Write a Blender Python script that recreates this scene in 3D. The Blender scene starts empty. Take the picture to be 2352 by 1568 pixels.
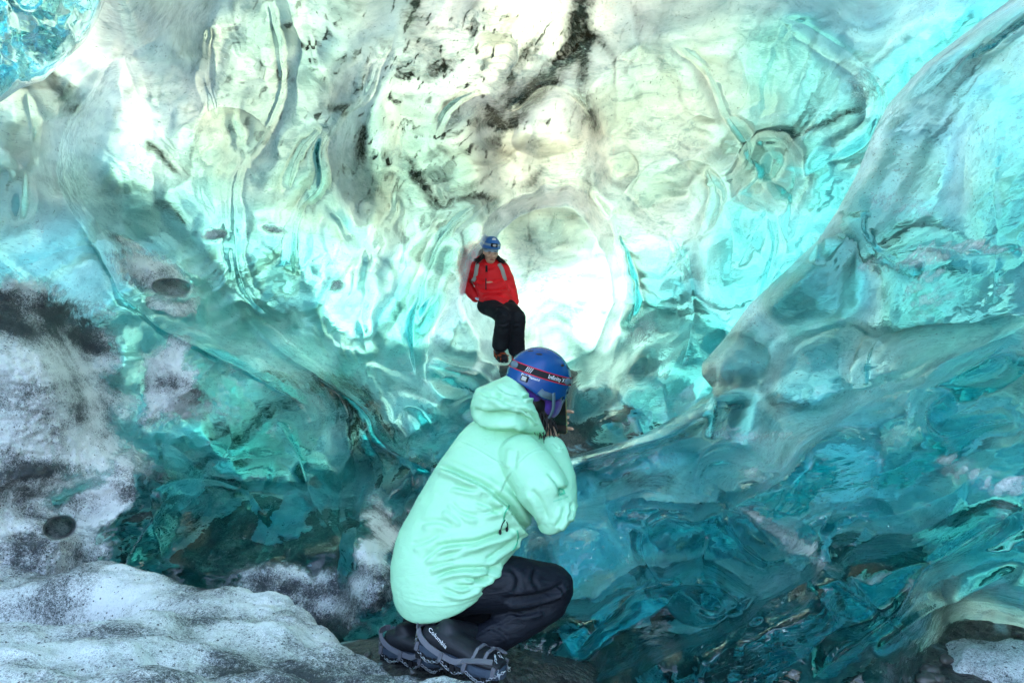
import bpy, bmesh, math, random
import numpy as np
from mathutils import Vector, Matrix

# ------------------------------------------------------------------ camera, light, exposure
F = 1568.0; CX = 1176.0; CY = 784.0; CZ = 1.15       # focal length and centre in units of a 2352 x 1568 frame
sc = bpy.context.scene
cam = bpy.data.cameras.new('camera'); cam.lens = 24; cam.sensor_width = 36
cam.clip_start = 0.05; cam.clip_end = 2000
co = bpy.data.objects.new('camera', cam); sc.collection.objects.link(co)
co.location = (0, 0, CZ); co.rotation_euler = (math.radians(90), 0, 0)
sc.camera = co
SUN_EL, SUN_AZ = math.radians(31), math.radians(14)    # sun stands high beyond the ice, azimuth from +Y
w = bpy.data.worlds.new('World'); sc.world = w; w.use_nodes = True
nt = w.node_tree; nt.nodes.clear()
sky = nt.nodes.new('ShaderNodeTexSky'); sky.sky_type = 'NISHITA'; sky.sun_disc = False
sky.sun_elevation = SUN_EL; sky.sun_rotation = SUN_AZ
sky.air_density = 1.0; sky.dust_density = 5.0; sky.ozone_density = 0.5
bg = nt.nodes.new('ShaderNodeBackground'); bg.inputs['Strength'].default_value = 0.15
wo = nt.nodes.new('ShaderNodeOutputWorld')
nt.links.new(sky.outputs[0], bg.inputs[0]); nt.links.new(bg.outputs[0], wo.inputs[0])
sl = bpy.data.lights.new('sun', 'SUN'); sl.energy = 5.0; sl.angle = math.radians(0.5); sl.color = (1.0, 0.97, 0.92)
so = bpy.data.objects.new('sun', sl); sc.collection.objects.link(so)
sd = Vector((math.sin(SUN_AZ) * math.cos(SUN_EL), math.cos(SUN_AZ) * math.cos(SUN_EL), math.sin(SUN_EL)))
so.rotation_euler = sd.to_track_quat('Z', 'Y').to_euler()
so.location = (0, 0, 12)
sc.view_settings.view_transform = 'Standard'; sc.view_settings.look = 'None'
sc.view_settings.exposure = 3.42; sc.view_settings.gamma = 1.0
cy = sc.cycles
cy.max_bounces = 14; cy.transmission_bounces = 10; cy.glossy_bounces = 5; cy.diffuse_bounces = 5
cy.sample_clamp_indirect = 6.0; cy.use_denoising = True; cy.blur_glossy = 0.5
try: cy.denoiser = 'OPENIMAGEDENOISE'
except Exception: pass

# ------------------------------------------------------------------ helpers: numbers
RNG = np.random.RandomState(7)
def _hash(ix, iy, iz, s):
    n = (ix * 374761393 + iy * 668265263 + iz * 2147483647 + s * 1274126177) & 0xffffffff
    n = ((n ^ (n >> 13)) * 1274126177) & 0xffffffff
    n = (n ^ (n >> 16)) & 0xffffffff
    return n
def vnoise(x, y, z=None, s=0):
    """gradient noise, about -1..1"""
    x = np.asarray(x, float); y = np.asarray(y, float)
    z = np.zeros_like(x) if z is None else np.asarray(z, float)
    ix, iy, iz = np.floor(x).astype(np.int64), np.floor(y).astype(np.int64), np.floor(z).astype(np.int64)
    fx, fy, fz = x - ix, y - iy, z - iz
    u, v, t = [f * f * f * (f * (f * 6 - 15) + 10) for f in (fx, fy, fz)]
    out = 0
    for dx in (0, 1):
        for dy in (0, 1):
            for dz in (0, 1):
                h = _hash(ix + dx, iy + dy, iz + dz, s)
                gx = (h & 255) / 127.5 - 1; gy = ((h >> 8) & 255) / 127.5 - 1; gz = ((h >> 16) & 255) / 127.5 - 1
                g = gx * (fx - dx) + gy * (fy - dy) + gz * (fz - dz)
                out = out + g * (u if dx else 1 - u) * (v if dy else 1 - v) * (t if dz else 1 - t)
    return out * 1.3
def fbm(x, y, z=None, o=4, s=0, g=0.5):
    a, r, n = 1.0, 0, 0
    for k in range(o):
        f = 2.03 ** k
        r = r + a * vnoise(x * f + 13.1 * k, y * f - 7.7 * k, None if z is None else z * f, s + k)
        n += a; a *= g
    return r / n * 1.6
def sst(a, b, x):
    t = np.clip((x - a) / (b - a), 0, 1); return t * t * (3 - 2 * t)
def qpx(px, py):
    az = math.atan((px - CX) / F); el = math.atan((CY - py) / F * math.cos(az))
    return CX + F * az, CY - F * el
def P(px, py, d):                                       # a point of the picture at depth d metres in front of the lens
    return Vector(((px - CX) / F * d, d, CZ - (py - CY) / F * d))
def field(X, Y, pts, width):                            # smooth interpolation of scattered values
    num = np.zeros_like(X); den = np.zeros_like(X) + 1e-12
    for p in pts:
        qx, qy = qpx(p[0], p[1]); wd = width * (p[3] if len(p) > 3 else 1)
        wgt = 1.0 / (((X - qx) ** 2 + (Y - qy) ** 2) / wd ** 2 + 0.05) ** 2.2
        num += wgt * p[2]; den += wgt
    return num / den
def spline(pts, n=14):                                  # catmull-rom through points
    pts = [np.array(p, float) for p in pts]
    pp = [2 * pts[0] - pts[1]] + pts + [2 * pts[-1] - pts[-2]]
    out = []
    for i in range(1, len(pp) - 2):
        for k in range(n):
            t = k / n
            out.append(0.5 * ((2 * pp[i]) + (-pp[i - 1] + pp[i + 1]) * t + (2 * pp[i - 1] - 5 * pp[i] + 4 * pp[i + 1] - pp[i + 2]) * t * t
                              + (-pp[i - 1] + 3 * pp[i] - 3 * pp[i + 1] + pp[i + 2]) * t ** 3))
    out.append(pts[-1]); return np.array(out)
def polydist(X, Y, line, reach):
    """signed distance to a polyline (positive on its right when walking along it with y down) and place along it 0..1"""
    best = np.full(X.shape, 1e9); sgn = np.zeros_like(X); par = np.zeros_like(X)
    x0, y0 = line.min(0) - reach; x1, y1 = line.max(0) + reach
    m = (X > x0) & (X < x1) & (Y > y0) & (Y < y1)
    xs, ys = X[m], Y[m]
    b = np.full(xs.shape, 1e9); s = np.zeros_like(xs); pr = np.zeros_like(xs)
    n = len(line) - 1
    for i in range(n):
        ax, ay = line[i]; bx, by = line[i + 1]; dx, dy = bx - ax, by - ay; L = dx * dx + dy * dy + 1e-9
        t = np.clip(((xs - ax) * dx + (ys - ay) * dy) / L, 0, 1)
        ex, ey = xs - ax - t * dx, ys - ay - t * dy
        d = np.hypot(ex, ey); k = d < b - 1e-9
        b = np.where(k, d, b); s = np.where(k, np.sign(dx * ey - dy * ex), s); pr = np.where(k, (i + t) / n, pr)
    best[m] = b; sgn[m] = s; par[m] = pr
    return best, sgn, par
def stroke(X, Y, pts, amp, wr, wl, step=0.0, stepw=30.0, warp=None):
    """a ridge towards the viewer: amp m high, wr / wl px wide on its right / left side, plus a depth step"""
    line = spline([qpx(*p) for p in pts])
    reach = 5 * max(wr, wl, stepw)
    d, s, t = polydist(X, Y, line, reach)
    fade = sst(0, .12, t) * sst(0, .12, 1 - t) if len(pts) > 2 else 1.0
    wd = np.where(s > 0, wr, wl)
    win = np.clip(1 - d / reach, 0, 1) ** 1.5
    r = -amp * fade * np.exp(-np.minimum(d, 1e4) / wd) * win
    if step:
        r = r + step * s * (1 - np.exp(-np.minimum(d, 1e4) / stepw * 1.6)) * win * fade
    return r

# ------------------------------------------------------------------ helpers: nodes, objects
def N(nt, kind, **kw):
    n = nt.nodes.new(kind)
    for k, v in kw.items():
        if k.startswith('i_'):
            key = k[2:]; key = int(key) if key.isdigit() else key.replace('_', ' ')
            n.inputs[key].default_value = v
        else: setattr(n, k, v)
    return n
def new_mat(name):
    m = bpy.data.materials.new(name); m.use_nodes = True; m.node_tree.nodes.clear()
    return m, m.node_tree
def tag(o, label=None, cat=None, group=None, kind=None):
    for k, v in (('label', label), ('category', cat), ('group', group), ('kind', kind)):
        if v: o[k] = v
    return o
def link(o, parent=None):
    sc.collection.objects.link(o)
    if parent is not None: o.parent = parent
    return o
def grid_mesh(name, V, nr, nc, closed=False):
    me = bpy.data.meshes.new(name)
    me.vertices.add(len(V)); me.vertices.foreach_set('co', np.asarray(V, np.float32).ravel())
    return me
def mesh_from(name, V, Q, mats=(), midx=None, attrs=None, smooth=True):
    me = bpy.data.meshes.new(name)
    V = np.asarray(V, np.float32); Q = np.asarray(Q, np.int32)
    me.vertices.add(len(V)); me.vertices.foreach_set('co', V.ravel())
    k = Q.shape[1]
    me.loops.add(Q.size); me.loops.foreach_set('vertex_index', Q.ravel())
    me.polygons.add(len(Q)); me.polygons.foreach_set('loop_start', np.arange(0, Q.size, k, dtype=np.int32))
    if smooth: me.polygons.foreach_set('use_smooth', np.ones(len(Q), bool))
    for m in mats: me.materials.append(m)
    if midx is not None: me.polygons.foreach_set('material_index', np.asarray(midx, np.int32))
    for a, val in (attrs or {}).items():
        at = me.attributes.new(a, 'FLOAT', 'POINT'); at.data.foreach_set('value', np.asarray(val, np.float32).ravel())
    me.update(calc_edges=True); me.validate()
    return me
def quads(nr, nc, off=0, flip=False):
    i = np.arange(nr * nc).reshape(nr, nc) + off
    q = np.stack([i[:-1, :-1], i[1:, :-1], i[1:, 1:], i[:-1, 1:]], -1).reshape(-1, 4)
    return q[:, ::-1] if flip else q

# ------------------------------------------------------------------ ice materials
SIG = (2.5, 0.40, 0.31)                                  # what a metre of glacier ice takes out of red, green, blue
def ice_volume(nt, out, scale=1.0):
    ab = N(nt, 'ShaderNodeVolumeAbsorption')
    mx = max(SIG)
    # absorption coefficient per channel = density * (1 - colour)
    ab.inputs['Color'].default_value = (1 - SIG[0] / mx, 1 - SIG[1] / mx, 1 - SIG[2] / mx, 1)
    ab.inputs['Density'].default_value = mx * scale
    nt.links.new(ab.outputs[0], out.inputs['Volume'])
def attr(nt, name):
    return N(nt, 'ShaderNodeAttribute', attribute_name=name, attribute_type='GEOMETRY').outputs['Fac']
def math_(nt, op, a, b=None, clamp=False):
    n = N(nt, 'ShaderNodeMath', operation=op, use_clamp=clamp)
    for i, v in enumerate((a, b)):
        if v is None: continue
        if isinstance(v, (int, float)): n.inputs[i].default_value = v
        else: nt.links.new(v, n.inputs[i])
    return n.outputs[0]
def mixc(nt, f, a, b, mode='MIX'):
    n = N(nt, 'ShaderNodeMix', data_type='RGBA', blend_type=mode)
    for i, v in ((0, f), (6, a), (7, b)):
        if isinstance(v, (int, float)): n.inputs[i].default_value = v
        elif isinstance(v, tuple): n.inputs[i].default_value = (*v, 1)
        else: nt.links.new(v, n.inputs[i])
    return n.outputs[2]
def ramp(nt, src, *stops):
    n = N(nt, 'ShaderNodeValToRGB'); e = n.color_ramp.elements
    while len(e) < len(stops): e.new(0.5)
    for i, (p, c) in enumerate(stops):
        e[i].position = p; e[i].color = (c, c, c, 1) if isinstance(c, (int, float)) else (*c, 1)
    nt.links.new(src, n.inputs[0]); return n.outputs[0]
def noise(nt, vec, scale, detail=4, rough=0.55, dist=0.0, out=0):
    n = N(nt, 'ShaderNodeTexNoise'); n.inputs['Scale'].default_value = scale
    n.inputs['Detail'].default_value = detail; n.inputs['Roughness'].default_value = rough; n.inputs['Distortion'].default_value = dist
    nt.links.new(vec, n.inputs['Vector']); return n.outputs[out]
def mapping(nt, vec, rot=(0, 0, 0), scale=(1, 1, 1)):
    n = N(nt, 'ShaderNodeMapping'); n.inputs['Rotation'].default_value = rot; n.inputs['Scale'].default_value = scale
    nt.links.new(vec, n.inputs['Vector']); return n.outputs[0]
def bump(nt, h, strength, dist):
    n = N(nt, 'ShaderNodeBump'); n.inputs['Strength'].default_value = strength; n.inputs['Distance'].default_value = dist
    nt.links.new(h, n.inputs['Height']); return n.outputs[0]

def snow_shader(nt, grit, vec):
    """granular dirty snow; grit 0..1 = how much black sand it holds"""
    n1 = noise(nt, vec, 5, 5, 0.6); n2 = noise(nt, vec, 90, 3, 0.7); n3 = noise(nt, vec, 260, 2, 0.7)
    g = math_(nt, 'ADD', math_(nt, 'MULTIPLY', math_(nt, 'SUBTRACT', n2, 0.5), 1.5), math_(nt, 'ADD', math_(nt, 'MULTIPLY', math_(nt, 'SUBTRACT', n3, 0.5), 1.7), grit))
    g = math_(nt, 'ADD', g, math_(nt, 'MULTIPLY', math_(nt, 'SUBTRACT', n1, 0.5), 2.2))
    f = ramp(nt, g, (0.05, 0.0), (0.35, 0.25), (0.62, 0.66), (0.9, 1.0))
    col = mixc(nt, f, (0.76, 0.77, 0.77), (0.05, 0.058, 0.062))
    v = N(nt, 'ShaderNodeTexVoronoi', feature='F1'); v.inputs['Scale'].default_value = 75; nt.links.new(vec, v.inputs['Vector'])
    gr_ = math_(nt, 'MULTIPLY', math_(nt, 'LESS_THAN', v.outputs['Distance'], 0.30), math_(nt, 'GREATER_THAN', math_(nt, 'ADD', v.outputs['Color'], math_(nt, 'MULTIPLY', grit, 0.35)), 0.86))
    col = mixc(nt, math_(nt, 'MULTIPLY', gr_, 0.85), col, (0.03, 0.03, 0.032))
    p = N(nt, 'ShaderNodeBsdfPrincipled'); nt.links.new(col, p.inputs['Base Color'])
    p.inputs['Roughness'].default_value = 0.6
    h = math_(nt, 'ADD', n3, math_(nt, 'MULTIPLY', n2, 1.5))
    nt.links.new(bump(nt, h, 0.8, 0.006), p.inputs['Normal'])
    return p.outputs[0]

def make_ice_front():
    m, nt = new_mat('clear_ice_face')
    out = N(nt, 'ShaderNodeOutputMaterial'); tc = N(nt, 'ShaderNodeTexCoord'); vec = tc.outputs['Object']
    g = N(nt, 'ShaderNodeBsdfGlass'); g.inputs['IOR'].default_value = 1.40; g.inputs['Roughness'].default_value = 0.0
    n1 = noise(nt, vec, 6, 3, 0.5); n2 = noise(nt, mapping(nt, vec, (0, 0.6, 0), (9, 9, 30)), 1, 3, 0.5, 0.6)
    h = math_(nt, 'ADD', n1, math_(nt, 'MULTIPLY', n2, 0.5))
    nt.links.new(bump(nt, h, 0.4, 0.03), g.inputs['Normal'])
    fr = attr(nt, 'frost'); gr = attr(nt, 'grit')
    fn = noise(nt, vec, 22, 6, 0.72)
    f = math_(nt, 'ADD', fr, math_(nt, 'MULTIPLY', math_(nt, 'SUBTRACT', fn, 0.5), math_(nt, 'MULTIPLY', math_(nt, 'MINIMUM', fr, 0.5), 3.0)))
    f = ramp(nt, f, (0.18, 0.0), (0.62, 1.0))
    # loose white flecks: bubbles and bruises in the surface
    fl = noise(nt, mapping(nt, vec, (0, 0.65, 0.2), (34, 34, 90)), 1, 3, 0.6, 0.8)
    zone = ramp(nt, noise(nt, vec, 1.7, 3, 0.6), (0.46, 0.0), (0.62, 1.0))
    f = math_(nt, 'MAXIMUM', f, math_(nt, 'MULTIPLY', ramp(nt, fl, (0.60, 0.0), (0.72, 0.75)), zone))
    s = snow_shader(nt, gr, vec)
    mx = N(nt, 'ShaderNodeMixShader'); nt.links.new(f, mx.inputs[0]); nt.links.new(g.outputs[0], mx.inputs[1]); nt.links.new(s, mx.inputs[2])
    nt.links.new(mx.outputs[0], out.inputs['Surface']); ice_volume(nt, out)
    return m
def make_ice_core():
    """the clouded, air-filled ice that daylight comes through, behind the clear skin"""
    m, nt = new_mat('clouded_ice_core')
    out = N(nt, 'ShaderNodeOutputMaterial'); tc = N(nt, 'ShaderNodeTexCoord'); vec = tc.outputs['Object']
    dirt = attr(nt, 'dirt'); cloud = attr(nt, 'cloud'); lightfall = attr(nt, 'painted_light')
    n1 = noise(nt, mapping(nt, vec, (0, -0.7, 0), (1.6, 3, 7)), 1, 7, 0.62, 0.9)
    n2 = noise(nt, vec, 26, 5, 0.7)
    sp = N(nt, 'ShaderNodeTexVoronoi', feature='F1'); sp.inputs['Scale'].default_value = 34
    wv = noise(nt, vec, 9, 2, 0.5, 0, 1); nt.links.new(mixc(nt, 0.12, vec, wv, 'ADD'), sp.inputs['Vector'])
    speck = ramp(nt, sp.outputs['Distance'], (0.10, 1.0), (0.22, 0.0))
    speck = math_(nt, 'MULTIPLY', speck, ramp(nt, noise(nt, vec, 4, 3), (0.44, 0.0), (0.6, 1.0)))
    streak = ramp(nt, n1, (0.36, 0.0), (0.74, 1.0))
    fine = ramp(nt, noise(nt, mapping(nt, vec, (0, -0.7, 0), (5, 9, 42)), 1, 5, 0.6, 1.4), (0.50, 0.0), (0.66, 1.0))
    fzone = ramp(nt, noise(nt, vec, 1.1, 3, 0.6), (0.40, 0.0), (0.60, 1.0))
    streak = math_(nt, 'ADD', math_(nt, 'MULTIPLY', streak, 0.8), math_(nt, 'MULTIPLY', math_(nt, 'MULTIPLY', fine, fzone), 1.0), True)
    # tint of the light let through; its brightness is painted in below
    base = mixc(nt, streak, (0.94, 0.90, 0.71), (0.44, 0.48, 0.39))
    base = mixc(nt, attr(nt, 'blue'), base, mixc(nt, streak, (0.74, 0.93, 0.97), (0.38, 0.58, 0.64)))
    d = math_(nt, 'ADD', dirt, math_(nt, 'MULTIPLY', math_(nt, 'SUBTRACT', n2, 0.5), math_(nt, 'MULTIPLY', math_(nt, 'MINIMUM', dirt, 0.5), 3.5)), True)
    d = math_(nt, 'MAXIMUM', d, math_(nt, 'MULTIPLY', speck, 0.75))
    col = mixc(nt, d, base, (0.035, 0.032, 0.020))
    tcol = mixc(nt, 1.0, col, math_(nt, 'MULTIPLY', lightfall, 1.0), 'MULTIPLY')  # per-vertex field paints how bright daylight comes through each part
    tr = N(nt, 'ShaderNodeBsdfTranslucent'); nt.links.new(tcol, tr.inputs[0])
    # reflected light: bubbles white, silt grey, extra white painted in where backlight is weak
    rc = mixc(nt, math_(nt, 'ADD', cloud, attr(nt, 'milk_fill'), True), (0.10, 0.13, 0.14), (0.88, 0.92, 0.92)); rc = mixc(nt, math_(nt, 'MULTIPLY', streak, 0.6), rc, (0.22, 0.30, 0.32)); rc = mixc(nt, d, rc, (0.03, 0.03, 0.022))
    df = N(nt, 'ShaderNodeBsdfDiffuse'); nt.links.new(rc, df.inputs[0])
    mx = N(nt, 'ShaderNodeMixShader'); mx.inputs[0].default_value = 0.3
    nt.links.new(math_(nt, 'ADD', math_(nt, 'MULTIPLY', cloud, 0.22), math_(nt, 'ADD', attr(nt, 'milk_fill'), 0.10), True), mx.inputs[0])
    nt.links.new(tr.outputs[0], mx.inputs[1]); nt.links.new(df.outputs[0], mx.inputs[2])
    nt.links.new(mx.outputs[0], out.inputs['Surface']); ice_volume(nt, out)
    return m
M_FRONT = make_ice_front(); M_CORE = make_ice_core()

# ------------------------------------------------------------------ the ice as fields over direction
def lines_(a, b, a2, b2, step, grow):
    """positions from a to b, evenly spaced inside a2..b2, widening outside"""
    mid = list(np.arange(a2, b2, step)); up = [mid[-1]]; s = step
    while up[-1] < b: s *= grow; up.append(up[-1] + min(s, 40))
    dn = [mid[0]]; s = step
    while dn[-1] > a: s *= grow; dn.append(dn[-1] - min(s, 40))
    return np.array(dn[:0:-1] + mid + up[1:])
def to_world(X, Y, D):
    az = (X - CX) / F; el = (CY - Y) / F
    return np.stack([np.sin(az) * np.cos(el) * D, np.cos(az) * np.cos(el) * D, CZ + np.sin(el) * D], -1)
def wallz(X, Y, warp=1.0):
    wx = X + warp * (38 * fbm(X / 260, Y / 260, o=3, s=11) + 9 * fbm(X / 60, Y / 60, o=2, s=15))
    wy = Y + warp * (38 * fbm(X / 260, Y / 260, o=3, s=12) + 9 * fbm(X / 60, Y / 60, o=2, s=16))
    return wx, wy
def scallops(X, Y, cell, seed, stretch=1.0, rot=0.0, jitter=0.42, k=0.035):
    """hollows melted into ice, meeting in sharp cusps: the deepest of many bowls at each place (0 at cusps, 1 in the hollows)"""
    c, s = math.cos(rot), math.sin(rot)
    U = (X * c + Y * s) / (cell * stretch); V = (-X * s + Y * c) / cell
    iu, iv = np.floor(U).astype(np.int64), np.floor(V).astype(np.int64)
    acc = np.zeros_like(U)
    for du in (-1, 0, 1):
        for dv in (-1, 0, 1):
            h = _hash(iu + du, iv + dv, 0 * iu, seed)
            px = iu + du + 0.5 + ((h & 255) / 255 - .5) * 2 * jitter
            py = iv + dv + 0.5 + (((h >> 8) & 255) / 255 - .5) * 2 * jitter
            r = 0.75 + 0.55 * ((h >> 16) & 255) / 255
            q = ((U - px) ** 2 + (V - py) ** 2) / r ** 2
            acc = acc + np.exp((1 - q) / k * 1.0)
    return np.clip(k * np.log(acc), -0.4, 1.2)
def bowl_ovals(X, Y, lst, k=0.03):
    """the named hollows and lumps of the photograph: px, py, rx, ry, angle deg, depth (m, negative = a lump)"""
    out = np.zeros_like(X)
    for (px, py, rx, ry, an, dep) in lst:
        qx, qy = qpx(px, py); a = math.radians(an); c, s = math.cos(a), math.sin(a)
        u = ((X - qx) * c + (Y - qy) * s) / rx; v = (-(X - qx) * s + (Y - qy) * c) / ry
        q = u * u + v * v
        p = np.clip(1 - q, 0, None)
        out += dep * .8 * p ** 1.15
    return out
def band(X, Y, pts, wpx, soft=0.5):
    line = spline([qpx(*p) for p in pts]); d, s, t = polydist(X, Y, line, wpx * 4)
    return np.exp(-(d / wpx) ** 2 * 1.0) * (d < 1e8)
def blob(X, Y, px, py, rx, ry, an=0, hard=2.0):
    qx, qy = qpx(px, py); a = math.radians(an); c, s = math.cos(a), math.sin(a)
    u = ((X - qx) * c + (Y - qy) * s) / rx; v = (-(X - qx) * s + (Y - qy) * c) / ry
    return np.exp(-(u * u + v * v) ** hard)

def sheet(name, X, Y, Df, Tk, front_attr, core_attr, label, cat, mats=None):
    nr, nc = X.shape
    Vf = to_world(X, Y, Df).reshape(-1, 3); Vb = to_world(X, Y, Df + Tk).reshape(-1, 3); n = nr * nc
    qf = quads(nr, nc, 0); qb = quads(nr, nc, n, flip=True)
    i = np.arange(n).reshape(nr, nc)
    def rim(e, flip):
        a, b = e[:-1], e[1:]; q = np.stack([a, b, b + n, a + n], -1); return q[:, ::-1] if flip else q
    rims = np.concatenate([rim(i[0], False), rim(i[-1], True), rim(i[:, 0], True), rim(i[:, -1], False)])
    Q = np.concatenate([qf, qb, rims]); mi = np.concatenate([np.zeros(len(qf)), np.ones(len(qb)), np.ones(len(rims))])
    at = {}
    for k, v in front_attr.items(): at[k] = np.concatenate([v.ravel(), v.ravel()])
    for k, v in core_attr.items(): at[k] = np.concatenate([v.ravel(), v.ravel()])
    me = mesh_from(name, Vf if False else np.concatenate([Vf, Vb]), Q, mats or (M_FRONT, M_CORE), mi, at)
    o = link(bpy.data.objects.new(name, me)); tag(o, label, cat)
    return o

# ------------------------------------------------------------------ wall A: the big scalloped wall with the round hollow in its middle
EDGE_B = [(2700, -500), (2560, -250), (2400, -60), (2250, 50), (2120, 150), (2040, 240), (2008, 300), (1968, 400), (1925, 480), (1880, 550), (1800, 625), (1720, 700), (1662, 780), (1612, 835), (1612, 862), (1640, 895),
          (1600, 925), (1540, 962), (1480, 996), (1400, 1022), (1300, 1050), (1210, 1090), (1170, 1150), (1150, 1250), (1130, 1400), (1110, 1568), (1100, 1700), (1080, 1950)]
def wall_a():
    xs = lines_(-760, 2900, -60, 2412, 2.6, 1.06); ys = lines_(-1700, 1900, -50, 1625, 2.6, 1.06)
    X, Y = np.meshgrid(xs, ys)
    e = np.array([qpx(*p) for p in EDGE_B]); lim = np.interp(ys, e[:, 1], e[:, 0])[:, None] + 45     # it ends a little way behind the nearer wall
    X = np.where(X > lim, lim + (X - lim) * 0.05, X)
    wx, wy = wallz(X, Y)
    D = field(X, Y, [(-600, 800, 3.2, 1.5), (-500, 200, 3.3, 1.5), (0, 150, 4.2), (0, 600, 4.0), (0, 900, 3.6), (0, 1250, 3.5), (300, 1250, 3.8), (300, 800, 4.6), (350, 350, 5.0),
                     (600, 100, 5.0), (600, 600, 5.4), (600, 1000, 4.6), (700, 1350, 3.5), (880, 1450, 3.2), (600, 1300, 3.6), (850, 700, 5.8), (900, 1000, 5.3), (950, 300, 6.0), (1200, 60, 5.6),
                     (1250, 330, 6.6), (1500, 300, 6.0), (1800, 150, 5.5), (2000, 300, 5.6), (2200, 100, 5.6), (1750, 600, 5.8), (1500, 650, 6.8), (1400, 800, 7.2), (1500, 900, 5.4), (1360, 920, 5.7, .8), (1400, 985, 5.3, .7), (1480, 850, 5.9), (1250, 890, 6.9), (1040, 900, 6.2, .7), (1080, 960, 5.8, .7),
                     (1100, 1050, 4.9), (1000, 1085, 4.8), (1060, 790, 7.0, .6), (1150, 770, 7.55, .5), (2400, 0, 5.4), (2400, 700, 6), (2800, 500, 5.0), (1200, -300, 4.6, 1.5), (1200, -700, 3.6, 2), (200, -500, 3.2, 2), (2200, -500, 3.4, 2),
                     (1400, 1500, 5.5)], 150)
    # the round tunnel mouth behind the climber in red
    hx, hy = qpx(1262, 660); rr = np.hypot((wx - hx) / 195, (wy - hy) / 215)
    hole = sst(1.08, 0.82, rr)
    D = D + hole * (1.9 - 0.7 * sst(0.0, 1.0, rr)) + 0.25 * np.exp(-((rr - 1.0) / .3) ** 2)
    lowr = sst(560, 900, Y)
    # scallops at three sizes, drawn out along the melt flow
    amp = field(X, Y, [(100, 300, .55), (600, 500, .6), (300, 1100, .45), (1200, 100, .35), (1250, 650, .14, .7), (1650, 500, .6), (1100, 950, .4), (2100, 200, .35), (700, 1200, .4)], 220)
    S1 = scallops(wx, wy, 260, 3, 1.25, math.radians(62), k=.014); S2 = scallops(wx, wy, 118, 9, 1.5, math.radians(55), k=.02); S3 = scallops(wx + 20 * fbm(X / 50, Y / 50, s=3), wy, 46, 21, 1.7, math.radians(-35), k=.03)
    D = D + amp * (0.95 * S1 + 0.30 * S2 + 0.07 * sst(-.1, .5, fbm(X / 170, Y / 170, o=2, s=43)) * S3)
    D = D + bowl_ovals(wx, wy, [
        (565, 150, 95, 165, 4, -.32), (90, 60, 150, 120, -30, .3), (390, 190, 110, 75, -55, -.28), (330, 420, 190, 250, 15, .45), (620, 520, 90, 230, 3, .28), (870, 330, 70, 230, 8, .3),
        (720, 620, 70, 190, 5, .25), (540, 320, 75, 60, 0, -.22), (1105, 300, 110, 85, -20, .35), (1250, 290, 95, 70, -15, .35), (1140, 105, 55, 40, -15, -.16), (1510, 250, 190, 120, -30, -.3),
        (1560, 450, 95, 85, 20, -.4), (1415, 400, 45, 45, 0, -.25), (1640, 330, 90, 80, 10, -.3), (1770, 390, 75, 90, 10, -.4), (1690, 540, 95, 150, 5, -.35), (1900, 230, 150, 140, 20, .5),
        (1470, 620, 95, 200, 6, -.25), (1590, 690, 70, 240, 5, -.22), (1500, 760, 70, 120, 0, .25), (1060, 800, 120, 110, 40, -.45), (930, 640, 90, 190, 12, .3), (980, 1000, 90, 60, 35, .5),
        (200, 700, 130, 110, 0, .3), (560, 1180, 180, 120, -8, .5), (740, 1120, 120, 150, 20, .35), (420, 1000, 110, 90, -30, .25), (120, 1180, 100, 80, -10, .3), (860, 1180, 80, 200, 5, -.3)])
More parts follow.
